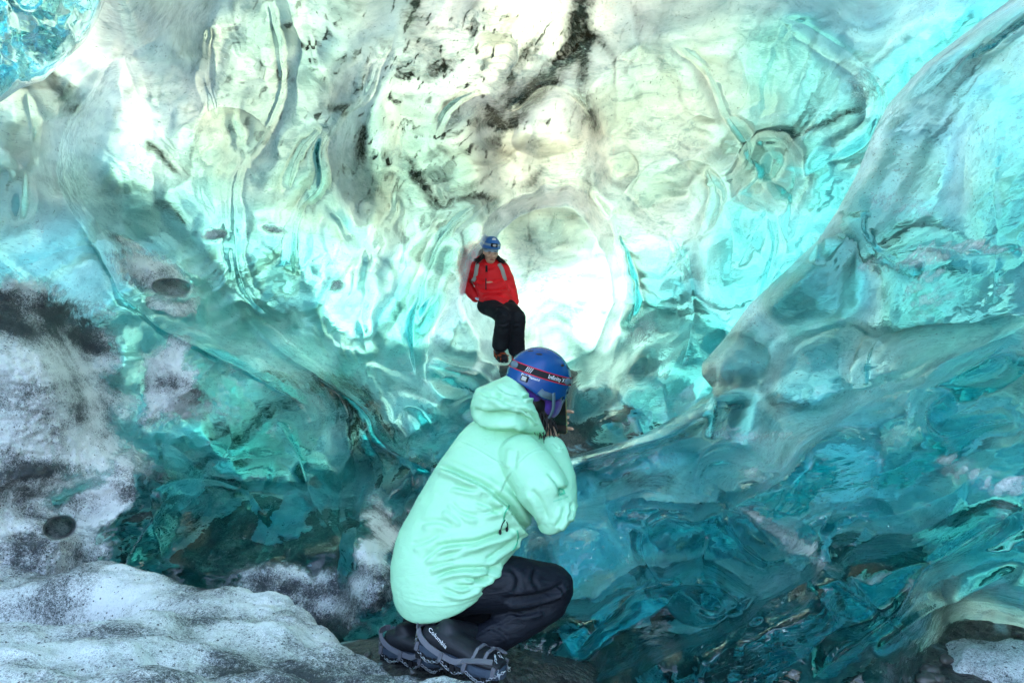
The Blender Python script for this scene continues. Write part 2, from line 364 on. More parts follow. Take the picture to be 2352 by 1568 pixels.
    for s in [  # long curved cusps: points, height, width right, width left, depth step, step width
        ([(260, 110), (215, 200), (150, 300), (132, 400), (170, 500), (235, 600), (290, 690), (380, 760), (500, 820), (620, 885), (740, 950)], .30, 26, 60, .22, 60),
        ([(600, -40), (632, 90), (640, 200), (600, 310), (560, 380), (541, 480), (545, 620), (585, 700), (660, 758)], .17, 55, 22, -.18, 50),
        ([(900, 30), (872, 140), (845, 215), (790, 260), (745, 330), (737, 430), (690, 480), (668, 560), (664, 660)], .26, 50, 22, -.2, 50),
        ([(740, 290), (690, 350), (668, 440)], .15, 40, 16, 0, 40),
        ([(475, 60), (474, 170), (500, 280)], .13, 40, 14, 0, 40),
        ([(290, 110), (330, 220), (400, 262)], .14, 18, 40, 0, 40),
        ([(540, 680), (620, 790), (700, 850), (780, 905), (842, 955), (870, 1010), (930, 1055), (1015, 1092)], .34, 22, 70, .30, 70),
        ([(1120, 462), (1060, 500), (1000, 570), (965, 680), (950, 800), (975, 930)], .22, 60, 18, -.12, 50),
        ([(1190, 456), (1290, 455), (1380, 500), (1440, 590), (1462, 690), (1440, 800), (1400, 900)], .14, 18, 50, .12, 40),
        ([(1440, 420), (1530, 520), (1575, 620), (1590, 720), (1570, 850)], .22, 18, 55, .1, 40),
        ([(1620, 380), (1640, 470), (1590, 560), (1510, 650)], .18, 18, 40, .06, 40),
        ([(1000, 330), (1030, 250), (1110, 212), (1175, 245), (1250, 195), (1330, 225), (1370, 300)], .26, 40, 14, 0, 40),
        ([(1540, 90), (1620, 150), (1670, 260), (1720, 340), (1700, 400), (1600, 430)], .22, 20, 55, .08, 50),
        ([(1720, 330), (1800, 325), (1830, 390), (1815, 480), (1800, 560)], .24, 18, 50, .1, 40),
        ([(1690, 440), (1760, 480), (1775, 570), (1740, 680), (1690, 760)], .2, 18, 50, .08, 40),
        ([(1790, 40), (1900, 90), (2000, 170), (2026, 240), (1990, 340), (1900, 380)], .24, 20, 60, .12, 50),
        ([(1690, 620), (1720, 560), (1820, 430), (2030, 310)], .10, 26, 26, 0, 40),
        ([(60, 200), (75, 300), (60, 420), (40, 520)], .09, 26, 26, 0, 40),
        ([(1050, 540), (1058, 620), (1082, 680), (1118, 722), (1150, 765), (1152, 850)], .12, 40, 16, .38, 26),
        ([(640, 960), (690, 1050), (720, 1150), (780, 1250)], .16, 40, 18, 0, 40),
        ([(330, 1130), (430, 1100), (560, 1120), (620, 1180)], .14, 18, 40, 0, 40),
    ]:
        D = D + stroke(wx * .35 + X * .65, wy * .35 + Y * .65, s[0], s[1] * .55, s[2] * .6, s[3] * .6, -s[4] * .8, s[5])
    for px, py, rx, ry, dp in [(393, 660, 33, 17, .34), (137, 1211, 24, 20, .4)]:    # two melted-out round holes
        qx, qy = qpx(px, py); D = D + dp * sst(1.12, .92, np.hypot((X - qx) / rx, (Y - qy) / ry))
    D = D + 0.006 * fbm(wx / 22, wy / 22, o=3, s=40)
    # clear skin over clouded core
    T = field(X, Y, [(100, 100, .30), (350, 300, .30), (100, 450, .45), (300, 600, .7), (600, 300, .34), (600, 430, .55), (200, 520, .7), (900, 620, .6), (600, 650, .68), (150, 800, .7), (700, 850, .66), (850, 900, .6), (500, 1100, 1.1), (600, 1300, 1.2), (900, 500, .42),
                     (900, 750, .8), (750, 600, .7), (1000, 1000, 1.0), (1200, 100, .10), (1250, 350, .12), (1250, 560, .22, .6), (1300, 760, .3), (1080, 780, .5), (1500, 250, .24), (1500, 500, .34), (1600, 700, .62), (1750, 450, .5), (1450, 900, .7),
                     (1900, 200, .42), (1850, 500, .6), (2200, 200, .6), (1800, 700, .75), (1200, -600, .12), (300, -500, .25), (2200, -500, .4)], 130)
    core = fbm(wx / 120, wy / 120, o=5, s=50); 
    ang = field(X, Y, [(100, 300, -60), (600, 300, -75), (1200, 200, -48), (1600, 300, -32), (2100, 200, -35), (600, 1100, 5), (1100, 800, -60)], 250) * math.pi / 180
    ca, sa = np.cos(ang), np.sin(ang); U = wx * ca + wy * sa; Vv = -wx * sa + wy * ca
    streak = fbm(U / 210, Vv / 34, o=5, s=60)
    T = T * (1 + 0.40 * fbm(wx / 150, wy / 150, o=2, s=50) + 0.25 * fbm(U / 260, Vv / 60, o=2, s=60)) + 0.05
    T = np.clip(T * field(X, Y, [(100, 200, .5), (600, 200, .58), (1200, 200, .7), (1600, 350, .6), (300, 450, .7), (900, 400, .6), (1900, 300, 1.1), (2000, 500, 1.2), (1750, 700, 1.1), (600, 750, .8), (1000, 800, .7), (600, 1100, .85)], 200), 0.04, 3)
    lightfall = field(X, Y, [(40, 300, 1.0), (100, 200, .7), (100, 450, .62), (300, 500, .52), (300, 650, 1.0), (200, 750, 1.15), (80, 600, 1.1), (400, 800, .95), (600, 450, .48), (600, 200, .5), (600, 650, .62), (650, 850, 1.0), (500, 900, 1.1), (650, 1020, .5), (500, 1200, .42), (150, 1150, .5), (700, 1350, .22), (900, 1100, .5), (930, 900, 1.15), (1000, 1020, 1.1), (820, 880, 1.15),
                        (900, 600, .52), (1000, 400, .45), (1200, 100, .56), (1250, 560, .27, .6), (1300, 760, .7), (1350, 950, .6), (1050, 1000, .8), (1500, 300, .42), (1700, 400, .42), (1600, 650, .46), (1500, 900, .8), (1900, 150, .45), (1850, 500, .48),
                        (2200, 100, .6), (1800, 800, .6), (0, 1000, .5), (1200, 1500, .1), (1250, 820, .6, .6)], 120) * (.84 + .33 * sst(350, 800, Y))  # painted daylight: held down above, lifted midway, dim at the foot
    dirt = (0.85 * sst(.05, .8, streak + .35 * core) * field(X, Y, [(300, 350, .40), (600, 400, .4), (50, 500, .15), (300, 650, .12), (1200, 100, .75), (1250, 600, .55), (1000, 350, .9), (1600, 350, .45), (2000, 200, .5), (600, 800, .12), (100, 700, .1), (600, 1150, .4), (1100, 1000, .5)], 150))
    blot = fbm(wx / 46, wy / 30, o=5, s=70)
    up = np.exp(-((X - 960) / 330) ** 2 - ((Y - 200) / 260) ** 2)
    fineb = fbm((wx * .8 + wy * .5) / 11, (wy * .8 - wx * .5) / 34, o=4, s=75)
    dirt = dirt + up * sst(.28, .55, blot) * .7 + np.clip(up * 1.4 + .15, 0, 1) * sst(.30, .52, fineb + .35 * blot) * .85
    for pts, wd, a in [([(1345, -30), (1330, 60), (1318, 120), (1270, 165), (1200, 205), (1150, 245), (1085, 272)], 26, 1.1), ([(1345, 20), (1345, 140), (1350, 230), (1375, 290)], 20, .9),
                       ([(835, 290), (832, 360)], 15, 1.1), ([(735, 245), (775, 258)], 9, 1.2), ([(345, 330), (400, 385)], 12, 1.0), ([(1240, 190), (1190, 250), (1120, 330)], 16, .8),
                       ([(960, 370), (985, 420), (1020, 460), (1120, 460)], 16, .9), ([(110, 150), (150, 250)], 22, .8), ([(1730, 330), (1900, 280), (2010, 250)], 8, .8),
                       ([(760, 930), (800, 1000), (830, 1060), (900, 1080)], 40, .8), ([(520, 980), (620, 930), (780, 920), (860, 1000)], 26, .8), ([(380, 1180), (460, 1160), (540, 1210)], 34, .9), ([(940, 20), (1000, 120)], 30, .5),
                       ([(1230, 100), (1130, 190)], 22, .5), ([(900, 520), (930, 540)], 16, .6), ([(315, 495), (375, 508)], 6, .9), ([(1400, 560), (1480, 590)], 10, .3), ([(1208, 480), (1214, 560), (1206, 640), (1216, 720)], 3, .25), ([(1226, 565), (1270, 590), (1330, 575)], 3, .3), ([(1228, 640), (1290, 660), (1340, 720)], 3, .3), ([(70, 1130), (160, 1150), (260, 1230), (360, 1260)], 22, .7)]:
        dirt = dirt + a * band(wx * .6 + X * .4, wy * .6 + Y * .4, pts, wd) * (0.75 + 0.8 * blot)
    dirt = dirt + .9 * blob(X, Y, 137, 1211, 24, 20, 0, 4) + .2 * blob(X, Y, 393, 660, 33, 17, 0, 4)  # both melted holes toned darker across their whole outline
    dirt = np.clip(dirt, 0, 1)
    cloud = np.clip(0.25 + 0.7 * fbm(wx / 150, wy / 90, o=5, s=80), 0, 1)
    # rime snow on the lower left, bubbles elsewhere
    rn = fbm(wx / 90, wy / 90, o=5, s=90)
    frost = np.zeros_like(D)
    for px, py, rx, ry, an, a in [(50, 800, 140, 120, 0, 1.2), (110, 960, 130, 95, 25, 1.1), (10, 1080, 80, 180, 0, 1.1), (385, 880, 66, 80, 20, 1.0), (40, 1260, 130, 80, 10, 1.2), (245, 1130, 55, 75, 20, 1.0),
                                  (320, 1060, 70, 40, 20, .42), (410, 700, 46, 26, 20, .6), (860, 1280, 40, 130, 10, 1.0), (700, 1380, 160, 60, 10, .9), (500, 930, 70, 50, 0, .28)]:
        frost = np.maximum(frost, a * blob(X + 60 * rn, Y + 50 * core, px, py, rx, ry, an, 1.6))
    for px, py, rx, ry, an, a in [(350, 625, 80, 42, 25, .8), (500, 545, 22, 13, -5, .9), (300, 560, 50, 10, 25, .6), (630, 525, 28, 10, 5, .6), (775, 655, 16, 12, 0, .7), (1870, 590, 24, 60, 8, .4), (1990, 200, 45, 40, 10, .4),
                                  (1480, 750, 50, 60, 20, .35), (170, 740, 26, 20, 0, .5)]:
        frost = np.maximum(frost, a * blob(X + 14 * rn, Y + 14 * core, px, py, rx, ry, an, 1.5))
    grit = np.clip(0.34 + 1.1 * fbm(X / 130, Y / 80, o=5, s=95) + .55 * blob(X, Y, 60, 720, 110, 60) + .35 * blob(X, Y, 40, 1300, 200, 70) + .3 * blob(X, Y, 700, 1400, 200, 100), 0, 1)
    D = D + frost * (-.05) + 0.03 * np.clip(frost, 0, 1) * fbm(X / 14, Y / 14, o=3, s=97)
    return sheet('ice_wall', X, Y, D, T, {'frost': frost, 'grit': grit}, {'dirt': dirt, 'cloud': cloud, 'milk_fill': .10 + .40 * sst(600, 900, Y) + .25 * blob(X, Y, 200, 620, 300, 130, 20, 1), 'painted_light': lightfall, 'blue': np.clip(.12 + .35 * sst(350, 700, Y) + .8 * sst(1450, 2000, X + .35 * (Y - 400)) + .25 * core, 0, 1)},
                 'scalloped glassy glacier ice wall, white above and turquoise below, round a hollow', 'ice wall')

# ------------------------------------------------------------------ wall B: the nearer turquoise ice mass on the right
def wall_b():
    e = np.array([qpx(*p) for p in EDGE_B]); ys = lines_(-480, 1880, -50, 1640, 2.6, 1.06)
    ex = np.interp(ys, e[:, 1], e[:, 0])
    k = np.exp(-np.linspace(-2, 2, 9) ** 2); k /= k.sum(); ex = np.convolve(np.pad(ex, 4, mode='edge'), k, 'valid')
    s = np.concatenate([[0, .4, 1, 1.8, 2.8, 4, 5.4, 7, 9], np.arange(11.4, 1250, 2.7)]); g = 3.0
    s = list(s)
    while s[-1] < 2400: g = min(g * 1.07, 40); s.append(s[-1] + g)
    s = np.array(s)
    X = ex[:, None] + s[None, :]; Y = np.repeat(ys[:, None], len(s), 1); S = np.repeat(s[None, :], len(ys), 0)
    wx, wy = wallz(X + 900, Y + 300); wx -= 900; wy -= 300
    D = field(X, Y, [(2300, 50, 3.7), (2100, 400, 4.0), (2350, 400, 3.4), (1900, 650, 4.4), (2200, 700, 3.7), (1700, 800, 4.8), (1650, 1000, 4.1), (1400, 1050, 4.0), (1250, 1120, 3.7), (1900, 900, 3.9), (2300, 900, 3.2), (2200, 1100, 3.0), (1900, 1050, 3.3),
                     (1700, 1180, 3.3), (1500, 1200, 3.4), (1300, 1300, 3.1), (1600, 1400, 2.7), (1300, 1500, 2.6), (1650, 1540, 2.3), (1450, 1560, 2.35), (2000, 1350, 2.65), (2300, 1280, 2.7), (1900, 1540, 2.4), (2300, 1520, 3.7), (3200, 800, 2.2, 2), (3000, 0, 3.0, 2)], 130)
    lip = np.exp(-S / 26)
    D = D + 0.38 * lip - 0.10 * np.exp(-((S - 60) / 40) ** 2)
    rot = math.radians(-38)
    S1 = scallops(wx, wy, 235, 33, 1.7, rot, k=.014); S2 = scallops(wx, wy, 112, 39, 1.6, rot, k=.02); S3 = scallops(wx, wy + 15 * fbm(X / 40, Y / 40, s=5), 42, 51, 1.9, rot, k=.03)
    amp = field(X, Y, [(2200, 300, .20), (2100, 700, .3), (1900, 900, .3), (1600, 1300, .38), (2100, 1300, .34), (1400, 1150, .25), (2300, 1000, .4)], 220)
    D = D + amp * (0.9 * S1 + 0.26 * S2 + 0.07 * sst(-.1, .5, fbm(X / 170, Y / 170, o=2, s=45)) * S3)
    D = D + bowl_ovals(wx * .5 + X * .5, wy * .5 + Y * .5, [
        (2130, 440, 190, 150, -20, .28), (2120, 830, 150, 62, -8, -.24), (2250, 830, 120, 60, -30, -.2), (1950, 1080, 330, 105, -27, -.42), (1790, 1245, 130, 60, 25, .30), (1600, 1225, 110, 60, 5, -.26),
        (1545, 1270, 70, 90, 20, .25), (1650, 1350, 130, 50, 15, -.28), (1595, 1400, 62, 42, 5, -.22), (1700, 1330, 90, 60, 20, .28), (2040, 1180, 150, 70, -40, .30), (2000, 1330, 200, 60, -35, -.26), (2230, 1150, 160, 80, -30, -.22),
        (1450, 1370, 100, 60, -30, -.25), (1400, 1480, 120, 60, -20, .25), (1800, 1450, 140, 50, -35, -.22), (2200, 1350, 150, 60, -20, .25), (1680, 1080, 75, 50, 10, -.22), (1560, 1090, 160, 60, -12, .12),
        (1900, 780, 200, 90, -15, .2), (1700, 860, 60, 80, 10, -.16)])
    for st in [
        ([(1688, 1178), (1700, 1160), (1790, 1105), (1880, 1020), (1970, 945), (2060, 905), (2150, 890), (2260, 830), (2380, 730)], .28, 70, 16, -.30, 60),
        ([(1676, 1170), (1682, 1220), (1745, 1285), (1830, 1272), (1912, 1288)], .24, 16, 50, 0, 40),
        ([(1915, 1285), (1870, 1325), (1770, 1370), (1690, 1440), (1560, 1500), (1450, 1560)], .26, 20, 60, .18, 50),
        ([(1310, 1500), (1390, 1425), (1460, 1365), (1550, 1342), (1650, 1350), (1720, 1400)], .20, 22, 50, .12, 50),
        ([(1480, 1215), (1530, 1192), (1600, 1200), (1680, 1175)], .18, 30, 16, 0, 40),
        ([(1482, 1210), (1475, 1260), (1505, 1330), (1560, 1350)], .16, 16, 30, 0, 40),
        ([(1602, 1150), (1615, 1080), (1660, 1062), (1740, 1080), (1800, 1090)], .17, 26, 14, 0, 40),
        ([(1400, 1180), (1470, 1168), (1600, 1180)], .12, 26, 14, 0, 40),
        ([(1630, 900), (1640, 960), (1630, 1020)], .16, 16, 22, 0, 40),
        ([(2352, 1160), (2240, 1230), (2130, 1300), (2060, 1400), (1960, 1480), (1860, 1560)], .2, 40, 20, 0, 60),
        ([(2352, 560), (2250, 590), (2120, 570), (2000, 600)], .10, 14, 40, 0, 40),
        ([(2282, 250), (2285, 420), (2292, 560), (2280, 720)], .03, 18, 18, 0, 40),
        ([(1975, 480), (1985, 540), (2050, 600), (2130, 612)], .12, 30, 14, 0, 40),
        ([(1900, 440), (1880, 540), (1870, 600)], .08, 18, 18, 0, 40),
        ([(2352, 960), (2250, 975), (2150, 1000), (2130, 940), (2180, 900)], .16, 26, 16, 0, 40),
        ([(2010, 780), (1985, 830), (1990, 900)], .1, 26, 16, 0, 40),
        ([(2352, 1300), (2200, 1370), (2100, 1420), (2000, 1500)], .14, 20, 30, 0, 40),
        ([(1580, 1400), (1640, 1420), (1700, 1380), (1800, 1330)], .12, 16, 26, 0, 40)]:
        D = D + stroke(wx * .3 + X * .7, wy * .3 + Y * .7, st[0], st[1] * 1.3, st[2] * .8, st[3] * .8, st[4], st[5])
    ca, sa = math.cos(rot), math.sin(rot); U = wx * ca + wy * sa; Vv = -wx * sa + wy * ca
    D = D + 0.006 * fbm(wx / 20, wy / 20, o=3, s=41) + 0.007 * fbm(U / 90, Vv / 12, o=3, s=42) * field(X, Y, [(2200, 150, 1), (1800, 900, .3), (1600, 1300, .4), (2200, 1400, .8)], 200)
    T = field(X, Y, [(2300, 50, .55), (2100, 350, .6), (2300, 600, 1.7), (2300, 350, 1.2), (2000, 600, 1.2), (1700, 800, .8), (1850, 620, 1.3, .6), (1900, 850, .85), (2250, 900, 1.1), (1900, 1050, 1.15), (1500, 1100, .9), (1400, 1300, 1.1), (1700, 1300, 1.4),
                     (2200, 1200, 1.4), (1600, 1500, 1.8), (2200, 1500, 2.0), (3000, 700, 1.2, 2)], 130)
    core = fbm(wx / 120, wy / 120, o=5, s=52); streak = fbm(U / 230, Vv / 30, o=5, s=62)
    T = np.clip(T * (1 + .28 * fbm(wx / 150, wy / 150, o=2, s=52) + .10 * fbm(U / 260, Vv / 60, o=2, s=62)) + .04, .06, 3) * .50 * (1 - 0.9 * np.exp(-S / 30)) + .012
    lightfall = field(X, Y, [(2300, 50, .9), (2100, 350, .95), (2300, 600, .62), (2000, 600, .75), (2150, 680, .7), (1700, 800, 1.05), (1900, 850, 1.1), (2250, 900, 1.1), (1900, 1050, 1.15), (1500, 1100, 1.1), (1400, 1300, 1.05), (1700, 1300, 1.0),
                        (2200, 1200, .8), (1500, 1480, .4), (1800, 1500, .3), (2200, 1400, .3), (2300, 1560, .1), (1950, 1200, .85), (1250, 1500, .4)], 120)  # light falloff painted in: bright middle, dim foot
    blot = fbm(wx / 46, wy / 30, o=5, s=72)
    dirt = .5 * sst(.15, .8, streak + .3 * core) * field(X, Y, [(2200, 150, 1.0), (2100, 450, .7), (2000, 700, .3), (1400, 1100, .5), (1700, 1300, .7), (2200, 1400, .9)], 180)
    for pts, wd, a in [([(1380, 1130), (1450, 1110), (1500, 1150)], 26, .8), ([(1800, 945), (1850, 955)], 14, .6), ([(1960, 560), (2050, 575), (2200, 560)], 14, .4), ([(1700, 1440), (1900, 1400), (2100, 1330)], 18, .5),
                       ([(1760, 640), (1840, 610), (1870, 600)], 24, .3)]:
        dirt = dirt + a * band(wx * .6 + X * .4, wy * .6 + Y * .4, pts, wd) * (0.75 + 0.8 * blot)
    dirt = np.clip(dirt, 0, 1)
    cloud = np.clip(0.35 + 0.8 * fbm(wx / 150, wy / 80, o=5, s=82), 0, 1)
    frost = np.zeros_like(D); fr = fbm(U / 60, Vv / 14, o=5, s=91)
    for px, py, rx, ry, an, a in [(1800, 1232, 110, 18, 28, 1.0), (1840, 1262, 50, 18, 0, .7), (2080, 600, 110, 24, -5, .6), (2250, 575, 120, 16, 5, .55), (2130, 690, 70, 60, -50, .42), (2080, 480, 100, 30, 20, .45), (1700, 1000, 110, 26, 5, .5),
                                  (1450, 1060, 150, 50, -5, .36), (2200, 1080, 60, 30, 20, .5), (2310, 1120, 60, 22, -5, .6), (1680, 1240, 50, 20, 10, .3), (1450, 1185, 50, 12, 8, .5), (1730, 1090, 40, 20, 20, .5), (1500, 1450, 60, 40, 20, .4),
                                  (2300, 330, 80, 60, 0, .35), (1780, 1000, 50, 14, 0, .5), (2130, 640, 60, 14, -20, .5)]:
        frost = np.maximum(frost, a * blob(X + 16 * core, Y + 22 * fr, px, py, rx, ry, an, 1.4) * (.62 + .6 * fr))
    grit = np.clip(-.15 + .2 * fbm(X / 100, Y / 100, s=99), 0, 1)
    return sheet('ice_wall', X, Y, D, T, {'frost': frost, 'grit': grit}, {'dirt': dirt, 'cloud': cloud, 'milk_fill': field(X, Y, [(2200, 300, .08), (2100, 700, .16), (1700, 900, .5), (1500, 1150, .85), (2000, 1050, .8), (1400, 1350, .8), (1800, 1300, .75), (2250, 1100, .7), (1900, 1500, .25), (1400, 1520, .35), (2250, 1500, .1)], 150) * (1 - .9 * np.exp(-S / 70)), 'painted_light': lightfall, 'blue': np.clip(.75 + .35 * core, 0, 1)},
                 'nearer wall of wet turquoise ice filling the right side, dark towards its foot', 'ice wall')
def lobe_c():
    xs = lines_(-700, 352, 100, 352, 2.4, 1.08); t = np.concatenate([[0, .5, 1.2, 2.2, 3.6, 5.4, 7.6], np.arange(10, 330, 2.7)]); t = np.concatenate([t, 330 + 12 * np.arange(1, 40)])
    e = np.array([qpx(*p) for p in [(-700, 250), (-200, 290), (-60, 245), (0, 236), (45, 205), (100, 185), (150, 140), (196, 96), (226, 40), (245, -5), (270, -60)]])
    ey = np.interp(xs, e[:, 0], e[:, 1]); X = np.repeat(xs[None, :], len(t), 0); S = np.repeat(t[::-1, None], len(xs), 1); Y = ey[None, :] - S
    wx, wy = wallz(X + 400, Y); wx -= 400
    D = 2.75 + .25 * np.exp(-S / 22) + .2 * np.exp(-(340 - X) / 30)
    S1 = scallops(wx, wy, 120, 71, 1.5, math.radians(-60)); S2 = scallops(wx, wy, 44, 73, 1.6, math.radians(-60), k=.05)
    D = D + .16 * S1 + .05 * S2 + .006 * fbm(wx / 20, wy / 20, o=3, s=44)
    T = np.clip(.2 + .12 * fbm(wx / 70, wy / 70, o=3, s=55), .05, 1) * (1 - .88 * np.exp(-S / 24)) * (1 - .88 * np.exp(-np.clip(350 - X, 0, None) / 18)) + .01
    frost = np.clip(.30 * fbm(wx / 40, wy / 60, o=5, s=57) + .16, 0, .34); z = np.zeros_like(D)
    return sheet('ice_lobe', X, Y, D, T, {'frost': frost, 'grit': z + .25}, {}, 'clear lumpy ice lobe hanging in the top left corner', 'ice', (M_FRONT, M_FRONT))
wall_a(); wall_b(); lobe_c()

# ------------------------------------------------------------------ ground and snow
def shepard(x, y, pts, p=3.0, soft=0.02):
    num = 0; den = 1e-9
    for (a, b, c) in pts:
        w_ = 1 / ((x - a) ** 2 + (y - b) ** 2 + soft) ** (p / 2); num = num + w_ * c; den = den + w_
    return num / den
GP = [(-.05, 2.05, .07), (-.2, 2.1, .08), (.12, 2.3, -.05), (.28, 2.1, -.22), (.2, 1.8, -.1), (-.2, 2.4, .03), (.6, 2.4, -.22), (1.2, 2.2, -.27), (1.7, 2.7, -.15), (2.4, 3.4, -.1), (-1, 3.5, -.35), (-.5, 4, -.35), (-2, 4, -.3), (0, 3.2, -.25), (0, 4, -.3), (.6, 3.6, -.35), (.5, 4.3, -.15), (1.2, 4.6, -.1), (1.8, 5, -.1),
      (.55, 5.5, .22), (.5, 6.3, .36), (1.0, 6.5, .34), (0, 7.4, .9), (.4, 7.7, .85), (.9, 7.2, .55), (-.8, 4.8, -.3), (-.5, 6, -.2), (-1.5, 6, -.3), (-.2, 5.2, -.15), (-.6, 7, .1), (1.8, 6, .2), (0, 9.0, .75), (0, 11, -1.2), (3, 10, -1.2), (-3, 10, -1.2), (-4, 7, -1.0), (-3.4, 5.2, -.8), (4, 7.5, -1.0), (4.5, 5, -.8), (-2.2, 7.8, -.8), (2.4, 8, -.8), (0, 1, .05), (0, 0, 0), (-2, 1, .1), (2, 1, -.1), (3, 6.5, -.4),
      (-4, 3.5, -.5), (4.2, 2.5, -.5), (-4, 0, 0), (4, -1, 0), (0, -3, -.05), (0, 16, -1.2), (-6, 12, -1.2), (8, 12, -1.2)]
def ground_h(x, y):
    z = shepard(x, y, GP, 4.0, 0.03); far = sst(8, 30, np.hypot(x, y - 3))
    return z * (1 - far) - far * 0.8
def gravel_mat():
    m, nt = new_mat('wet_gravel'); out = N(nt, 'ShaderNodeOutputMaterial'); vec = N(nt, 'ShaderNodeTexCoord').outputs['Object']
    v = N(nt, 'ShaderNodeTexVoronoi', feature='F1'); v.inputs['Scale'].default_value = 42; nt.links.new(vec, v.inputs['Vector'])
    v2 = N(nt, 'ShaderNodeTexVoronoi', feature='F1'); v2.inputs['Scale'].default_value = 130; nt.links.new(vec, v2.inputs['Vector'])
    n1 = noise(nt, vec, 2.2, 6, 0.65)
    c = mixc(nt, ramp(nt, v.outputs['Color'], (0.2, 0.0), (0.8, 1.0)), (0.018, 0.018, 0.017), (0.09, 0.088, 0.078))
    c = mixc(nt, ramp(nt, n1, (0.42, 0.0), (0.6, 0.8)), c, (0.075, 0.08, 0.07))
    c = mixc(nt, ramp(nt, noise(nt, vec, 1.4, 5, .6, 1.0), (0.60, 0.0), (0.66, 0.9)), c, (0.28, 0.46, 0.50))
    p = N(nt, 'ShaderNodeBsdfPrincipled'); nt.links.new(c, p.inputs['Base Color'])
    nt.links.new(ramp(nt, n1, (0.3, 0.25), (0.7, 0.7)), p.inputs['Roughness'])
    h = math_(nt, 'ADD', math_(nt, 'MULTIPLY', v.outputs['Distance'], -1.0), math_(nt, 'MULTIPLY', v2.outputs['Distance'], -0.4))
    nt.links.new(bump(nt, h, 0.9, 0.012), p.inputs['Normal']); nt.links.new(p.outputs[0], out.inputs['Surface'])
    return m
M_GRAVEL = gravel_mat()
def stone_mat():
    m, nt = new_mat('wet_stone'); out = N(nt, 'ShaderNodeOutputMaterial'); vec = N(nt, 'ShaderNodeTexCoord').outputs['Object']
    p = N(nt, 'ShaderNodeBsdfPrincipled'); nt.links.new(mixc(nt, noise(nt, vec, 60, 4), (0.03, 0.03, 0.03), (0.12, 0.115, 0.10)), p.inputs['Base Color']); p.inputs['Roughness'].default_value = .35
    nt.links.new(bump(nt, noise(nt, vec, 150, 3), .5, .003), p.inputs['Normal']); nt.links.new(p.outputs[0], out.inputs['Surface']); return m
M_STONE = stone_mat()
def build_ground():
    xs = lines_(-300, 300, -2.5, 3.0, 0.022, 1.12); ys = lines_(-300, 300, 0.5, 8.5, 0.022, 1.12)
    X, Y = np.meshgrid(xs, ys)
    near = np.exp(-((X / 12) ** 2 + ((Y - 4) / 14) ** 2) ** 2)
    Z = ground_h(X, Y) + near * (0.035 * fbm(X * 1.6, Y * 1.6, o=4, s=200) + 0.012 * fbm(X * 9, Y * 9, o=3, s=201)) + (1 - near) * .5 * fbm(X * .05, Y * .05, o=3, s=202)
    V = np.stack([X, Y, Z], -1).reshape(-1, 3)
    me = mesh_from('ground', V, quads(*X.shape, flip=True), (M_GRAVEL,))
    tag(link(bpy.data.objects.new('ground', me)), kind='structure')
build_ground()

def snow_mat():
    m, nt = new_mat('granular_snow'); out = N(nt, 'ShaderNodeOutputMaterial'); vec = N(nt, 'ShaderNodeTexCoord').outputs['Object']
    nt.links.new(snow_shader(nt, attr(nt, 'grit'), vec), out.inputs['Surface']); return m
M_SNOW = snow_mat()
def bank_pts():
    L = []
    for px, py, d in [(0, 1568, 1.50), (300, 1568, 1.55), (600, 1568, 1.68), (850, 1568, 1.85), (1000, 1564, 2.0), (1060, 1572, 1.92), (0, 1500, 1.75), (200, 1510, 1.8), (450, 1510, 1.9), (700, 1530, 2.0),
                      (0, 1446, 1.95), (130, 1452, 2.0), (240, 1440, 2.05), (340, 1412, 2.18), (500, 1430, 2.25), (620, 1440, 2.25), (760, 1490, 2.22), (830, 1530, 2.2), (940, 1560, 2.12),
                      (190, 1291, 2.95), (130, 1325, 3.0), (240, 1302, 2.9), (320, 1328, 2.85), (420, 1352, 2.78), (520, 1358, 2.72), (620, 1362, 2.66), (690, 1395, 2.55), (740, 1440, 2.45), (785, 1488, 2.32),
                      (300, 1370, 2.6), (420, 1400, 2.5), (560, 1400, 2.5), (650, 1420, 2.42)]:
        p = P(px, py, d); L.append((p.x, p.y, p.z))
    for px, d, z in [(0, 2.3, -.15), (80, 2.35, -.25), (160, 2.4, -.2), (60, 2.6, -.15), (210, 2.38, -.05), (120, 2.55, -.18), (-60, 2.4, .0),       # the dark hollow behind the near mound
                     (190, 3.4, -.25), (420, 3.2, -.25), (620, 3.05, -.25), (700, 2.95, -.2), (800, 2.6, -.12), (850, 2.42, -.08), (940, 2.3, -.05), (1120, 2.4, -.1), (1280, 2.0, -.1), (1150, 1.6, -.05), (1000, 1.0, .05),
                     (-400, 2.5, .3), (-400, 1.5, .35), (0, 1.0, .3), (500, .9, .22), (0, 3.1, .12), (-300, 3.2, .4), (1300, 2.6, -.2), (1300, 1.4, -.2), (600, .3, .1), (0, .3, .1), (1250, .5, -.1)]:
        p = P(px, 784, d); L.append((p.x, p.y, z))
    for px, d, z in [(1000, 2.55, -.35), (900, 2.75, -.5), (850, 2.62, -.35), (800, 2.75, -.45), (1100, 2.9, -.6), (1250, 2.5, -.45), (700, 3.1, -.5), (600, 3.3, -.6), (400, 3.5, -.6), (1000, 3.2, -.6), (1150, 2.2, -.2), (1300, 2.0, -.3)]:
        p = P(px, 784, d); L.append((p.x, p.y, z))
    return L
